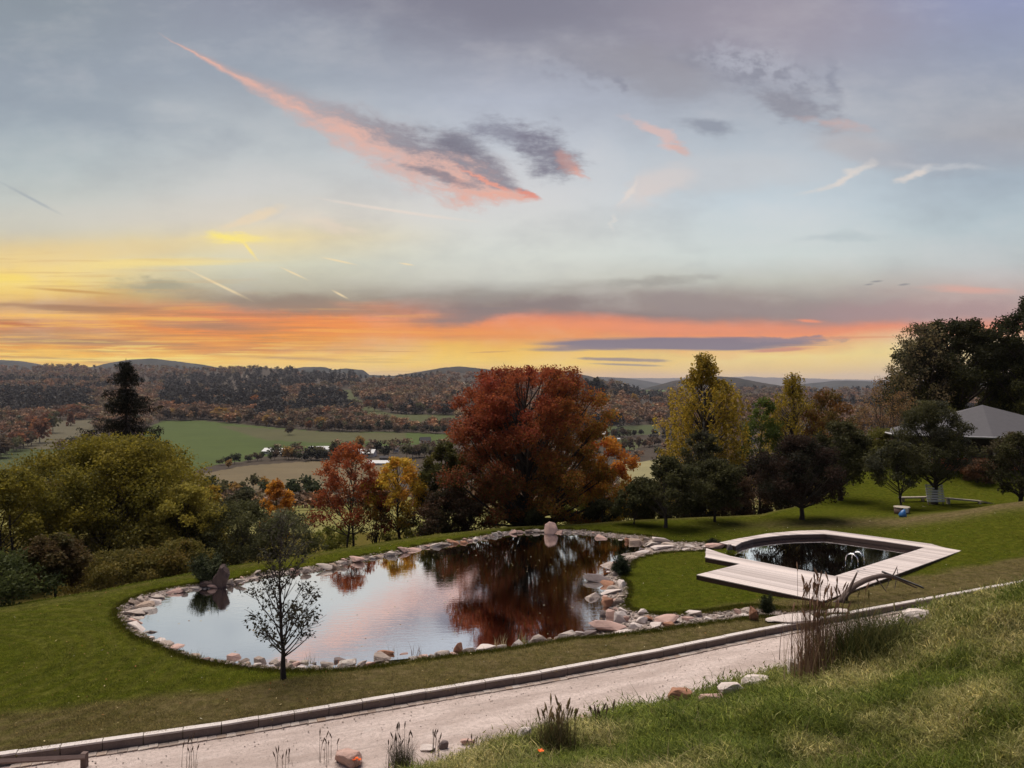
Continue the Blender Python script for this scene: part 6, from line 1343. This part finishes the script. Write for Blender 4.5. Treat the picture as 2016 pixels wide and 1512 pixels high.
N = 130000; s = rng.uniform(-.74, .74, N); Yb = np.exp(rng.uniform(math.log(14), math.log(40), N)); xb = s*Yb; d = dbank(xb, Yb); kl_ = kline(along(xb, Yb)); m = (d < kl_-.16); m &= sdist(xb, Yb, RIM) > .02; m &= sdist(xb, Yb, poly) > .06; m &= ~inside(xb, Yb, np.array(POOL_POLY)); m &= Yb < np.interp(s, CR_S, CR_Y)+1.5
xb, Yb = xb[m], Yb[m]; n = len(xb); zb = zground(xb, Yb, False); kd = -(dbank(xb, Yb)-kline(along(xb, Yb))); dry = (sm(2.9, 1.9, kd+vn(xb, Yb, .8, 3, 2)*.5)*.8)[:, None]
p2 = vn(xb, Yb, 1.1, 56, 3)[:, None]; yl = (np.clip(vn(xb, Yb, .16, 6, 3)*.9+.1, 0, 1)*sm(-2, -8, xb))[:, None]
tint = pal(rng, [(.095,.118,.012), (.075,.100,.010), (.130,.138,.018)], n, .35)*(1-yl)+np.array((.155,.142,.020))*yl; tint = tint*(1-dry)+pal(rng, [(.19,.145,.065), (.15,.12,.05)], n, .3)*dry; p3 = vn(xb, Yb, 3.6, 57, 2)[:, None]; tint *= (1+.32*p2)*(1+.42*p3)  # the fine mottle repeats the hummock shadows in the blade tint
rr_ = np.hypot(xb-cen[0], Yb-cen[1]); st2 = (.5+.5*np.sin(rr_*2*np.pi/.55+vn(xb, Yb, .6, 8)*.8))*sm(9.5, 7.0, rr_)*sm(1.5, 3, rr_); tint *= (1-.55*st2+.25)[:, None]
hs = (.6+.6*rng.random(n))*(.85+.25*p2[:, 0]+.35*p3[:, 0])
scatter('lawn_grass', np.column_stack([xb, Yb, zb-.008]), np.column_stack([np.zeros(n), np.zeros(n), rng.random(n)*6.28]), np.column_stack([hs, hs, hs*.75]), turf_src, rng.integers(3, size=n), tint)
# loose stones along both edges of the path
N = 9000; a_ = rng.uniform(-14, 34, N); kk = kline(a_); f = rng.random(N); t_ = np.where(rng.random(N) < .45, 1-rng.random(N)**2*.25, np.where(rng.random(N) < .5, rng.random(N)**2*.3+.04, rng.random(N))); dd_ = kk+.05+(.45-kk)*t_
px_ = RO[0]+RD[0]*a_+RN[0]*dd_; py_ = RO[1]+RD[1]*a_+RN[1]*dd_; s0 = .008+.035*rng.random(N)**4; s0 = np.where(t_ > .85, s0*1.5, s0)
scatter('loose_gravel', np.column_stack([px_, py_, np.full(N, .004)+.02*np.sin(t_*np.pi)]), np.column_stack([np.zeros(N), np.zeros(N), rng.random(N)*6.28]), np.column_stack([s0, s0*.8, s0*.6]), peb, rng.integers(3, size=N))
# weeds in the joint of kerb and path and ragged turf over the kerb
N = 700; a_ = rng.uniform(-14, 34, N); on = vn(a_, a_*0, .8, 71, 3) > -.1; a_ = a_[on]; N = len(a_); dd_ = kline(a_)-.19-rng.random(N)*.08; px_ = RO[0]+RD[0]*a_+RN[0]*dd_; py_ = RO[1]+RD[1]*a_+RN[1]*dd_; hs = .7+.9*rng.random(N)
scatter('kerb_grass', np.column_stack([px_, py_, np.full(N, .20)]), np.column_stack([np.zeros(N), np.zeros(N), rng.random(N)*6.28]), np.column_stack([hs*.9, hs*.9, hs*1.0]), turf_src, rng.integers(3, size=N), pal(rng, [(.16,.13,.05), (.12,.11,.03), (.2,.16,.07)], N, .3))
N = 26000; pick = rng.integers(len(RIM), size=N); q_r = RIM[pick]+rng.normal(size=(N, 2))*.09; q_r = q_r[sdist(q_r[:, 0], q_r[:, 1], RIM) > -.03]; q_r = q_r[:7000]; N = len(q_r); hs = .8+.8*rng.random(N)
scatter('rim_grass', np.column_stack([q_r, zground(q_r[:, 0], q_r[:, 1], False)]), np.column_stack([np.zeros(N), np.zeros(N), rng.random(N)*6.28]), np.column_stack([hs*.6, hs*.6, hs*1.1]), turf_src, rng.integers(3, size=N), pal(rng, [(.085,.09,.012), (.06,.07,.01), (.12,.11,.02)], N, .3))
# fallen leaves and daisies on the lawn, flecks on the water
g = G(); N = 1500; s = rng.uniform(-.7, .7, N); Yb = rng.uniform(15, 44, N); xb = s*Yb; ok = (dbank(xb, Yb) < kline(along(xb, Yb))-.3) & (sdist(xb, Yb, RIM) > .1) & (sdist(xb, Yb, poly) > .1) & ~inside(xb, Yb, np.array(POOL_POLY)); xb, Yb = xb[ok], Yb[ok]; zb = zground(xb, Yb, False)+.04
V, Q = leaves(np.column_stack([xb, Yb, zb]), .06, rng, droop=0, up=6); obj('fallen_leaves', mesh('fallen_leaves', V, Q, np.repeat(pal(rng, [(.5,.40,.2), (.6,.55,.4), (.35,.17,.06), (.28,.12,.04), (.3,.2,.06), (.22,.14,.05)], len(xb), .3), 4, 0)), M['leaf'], kind='stuff')
xb = rng.uniform(POND[:, 0].min(), POND[:, 0].max(), 500); Yb = rng.uniform(POND[:, 1].min(), POND[:, 1].max(), 500); ok = inside(xb, Yb, POND) & ((rng.random(500) < .35) | (xb > 1)); xb, Yb = xb[ok], Yb[ok]
p = np.column_stack([xb, Yb, np.full(len(xb), .006)]); a = rng.random(len(xb))*6.28; L_ = .05+.05*rng.random(len(xb)); c, s = np.cos(a)*L_, np.sin(a)*L_; z0 = np.zeros(len(xb))
V = np.stack([p, p+np.stack([c*.5-s*.3, s*.5+c*.3, z0], 1), p+np.stack([c, s, z0], 1), p+np.stack([c*.5+s*.3, s*.5-c*.3, z0], 1)], 1).reshape(-1, 3)
obj('floating_leaves', mesh('floating_leaves', V, np.arange(len(V)).reshape(-1, 4)[:, ::-1].copy(), np.repeat(pal(rng, [(.3,.26,.14), (.2,.12,.05), (.4,.36,.26)], len(xb), .3), 4, 0)), M['leaf'], kind='stuff')
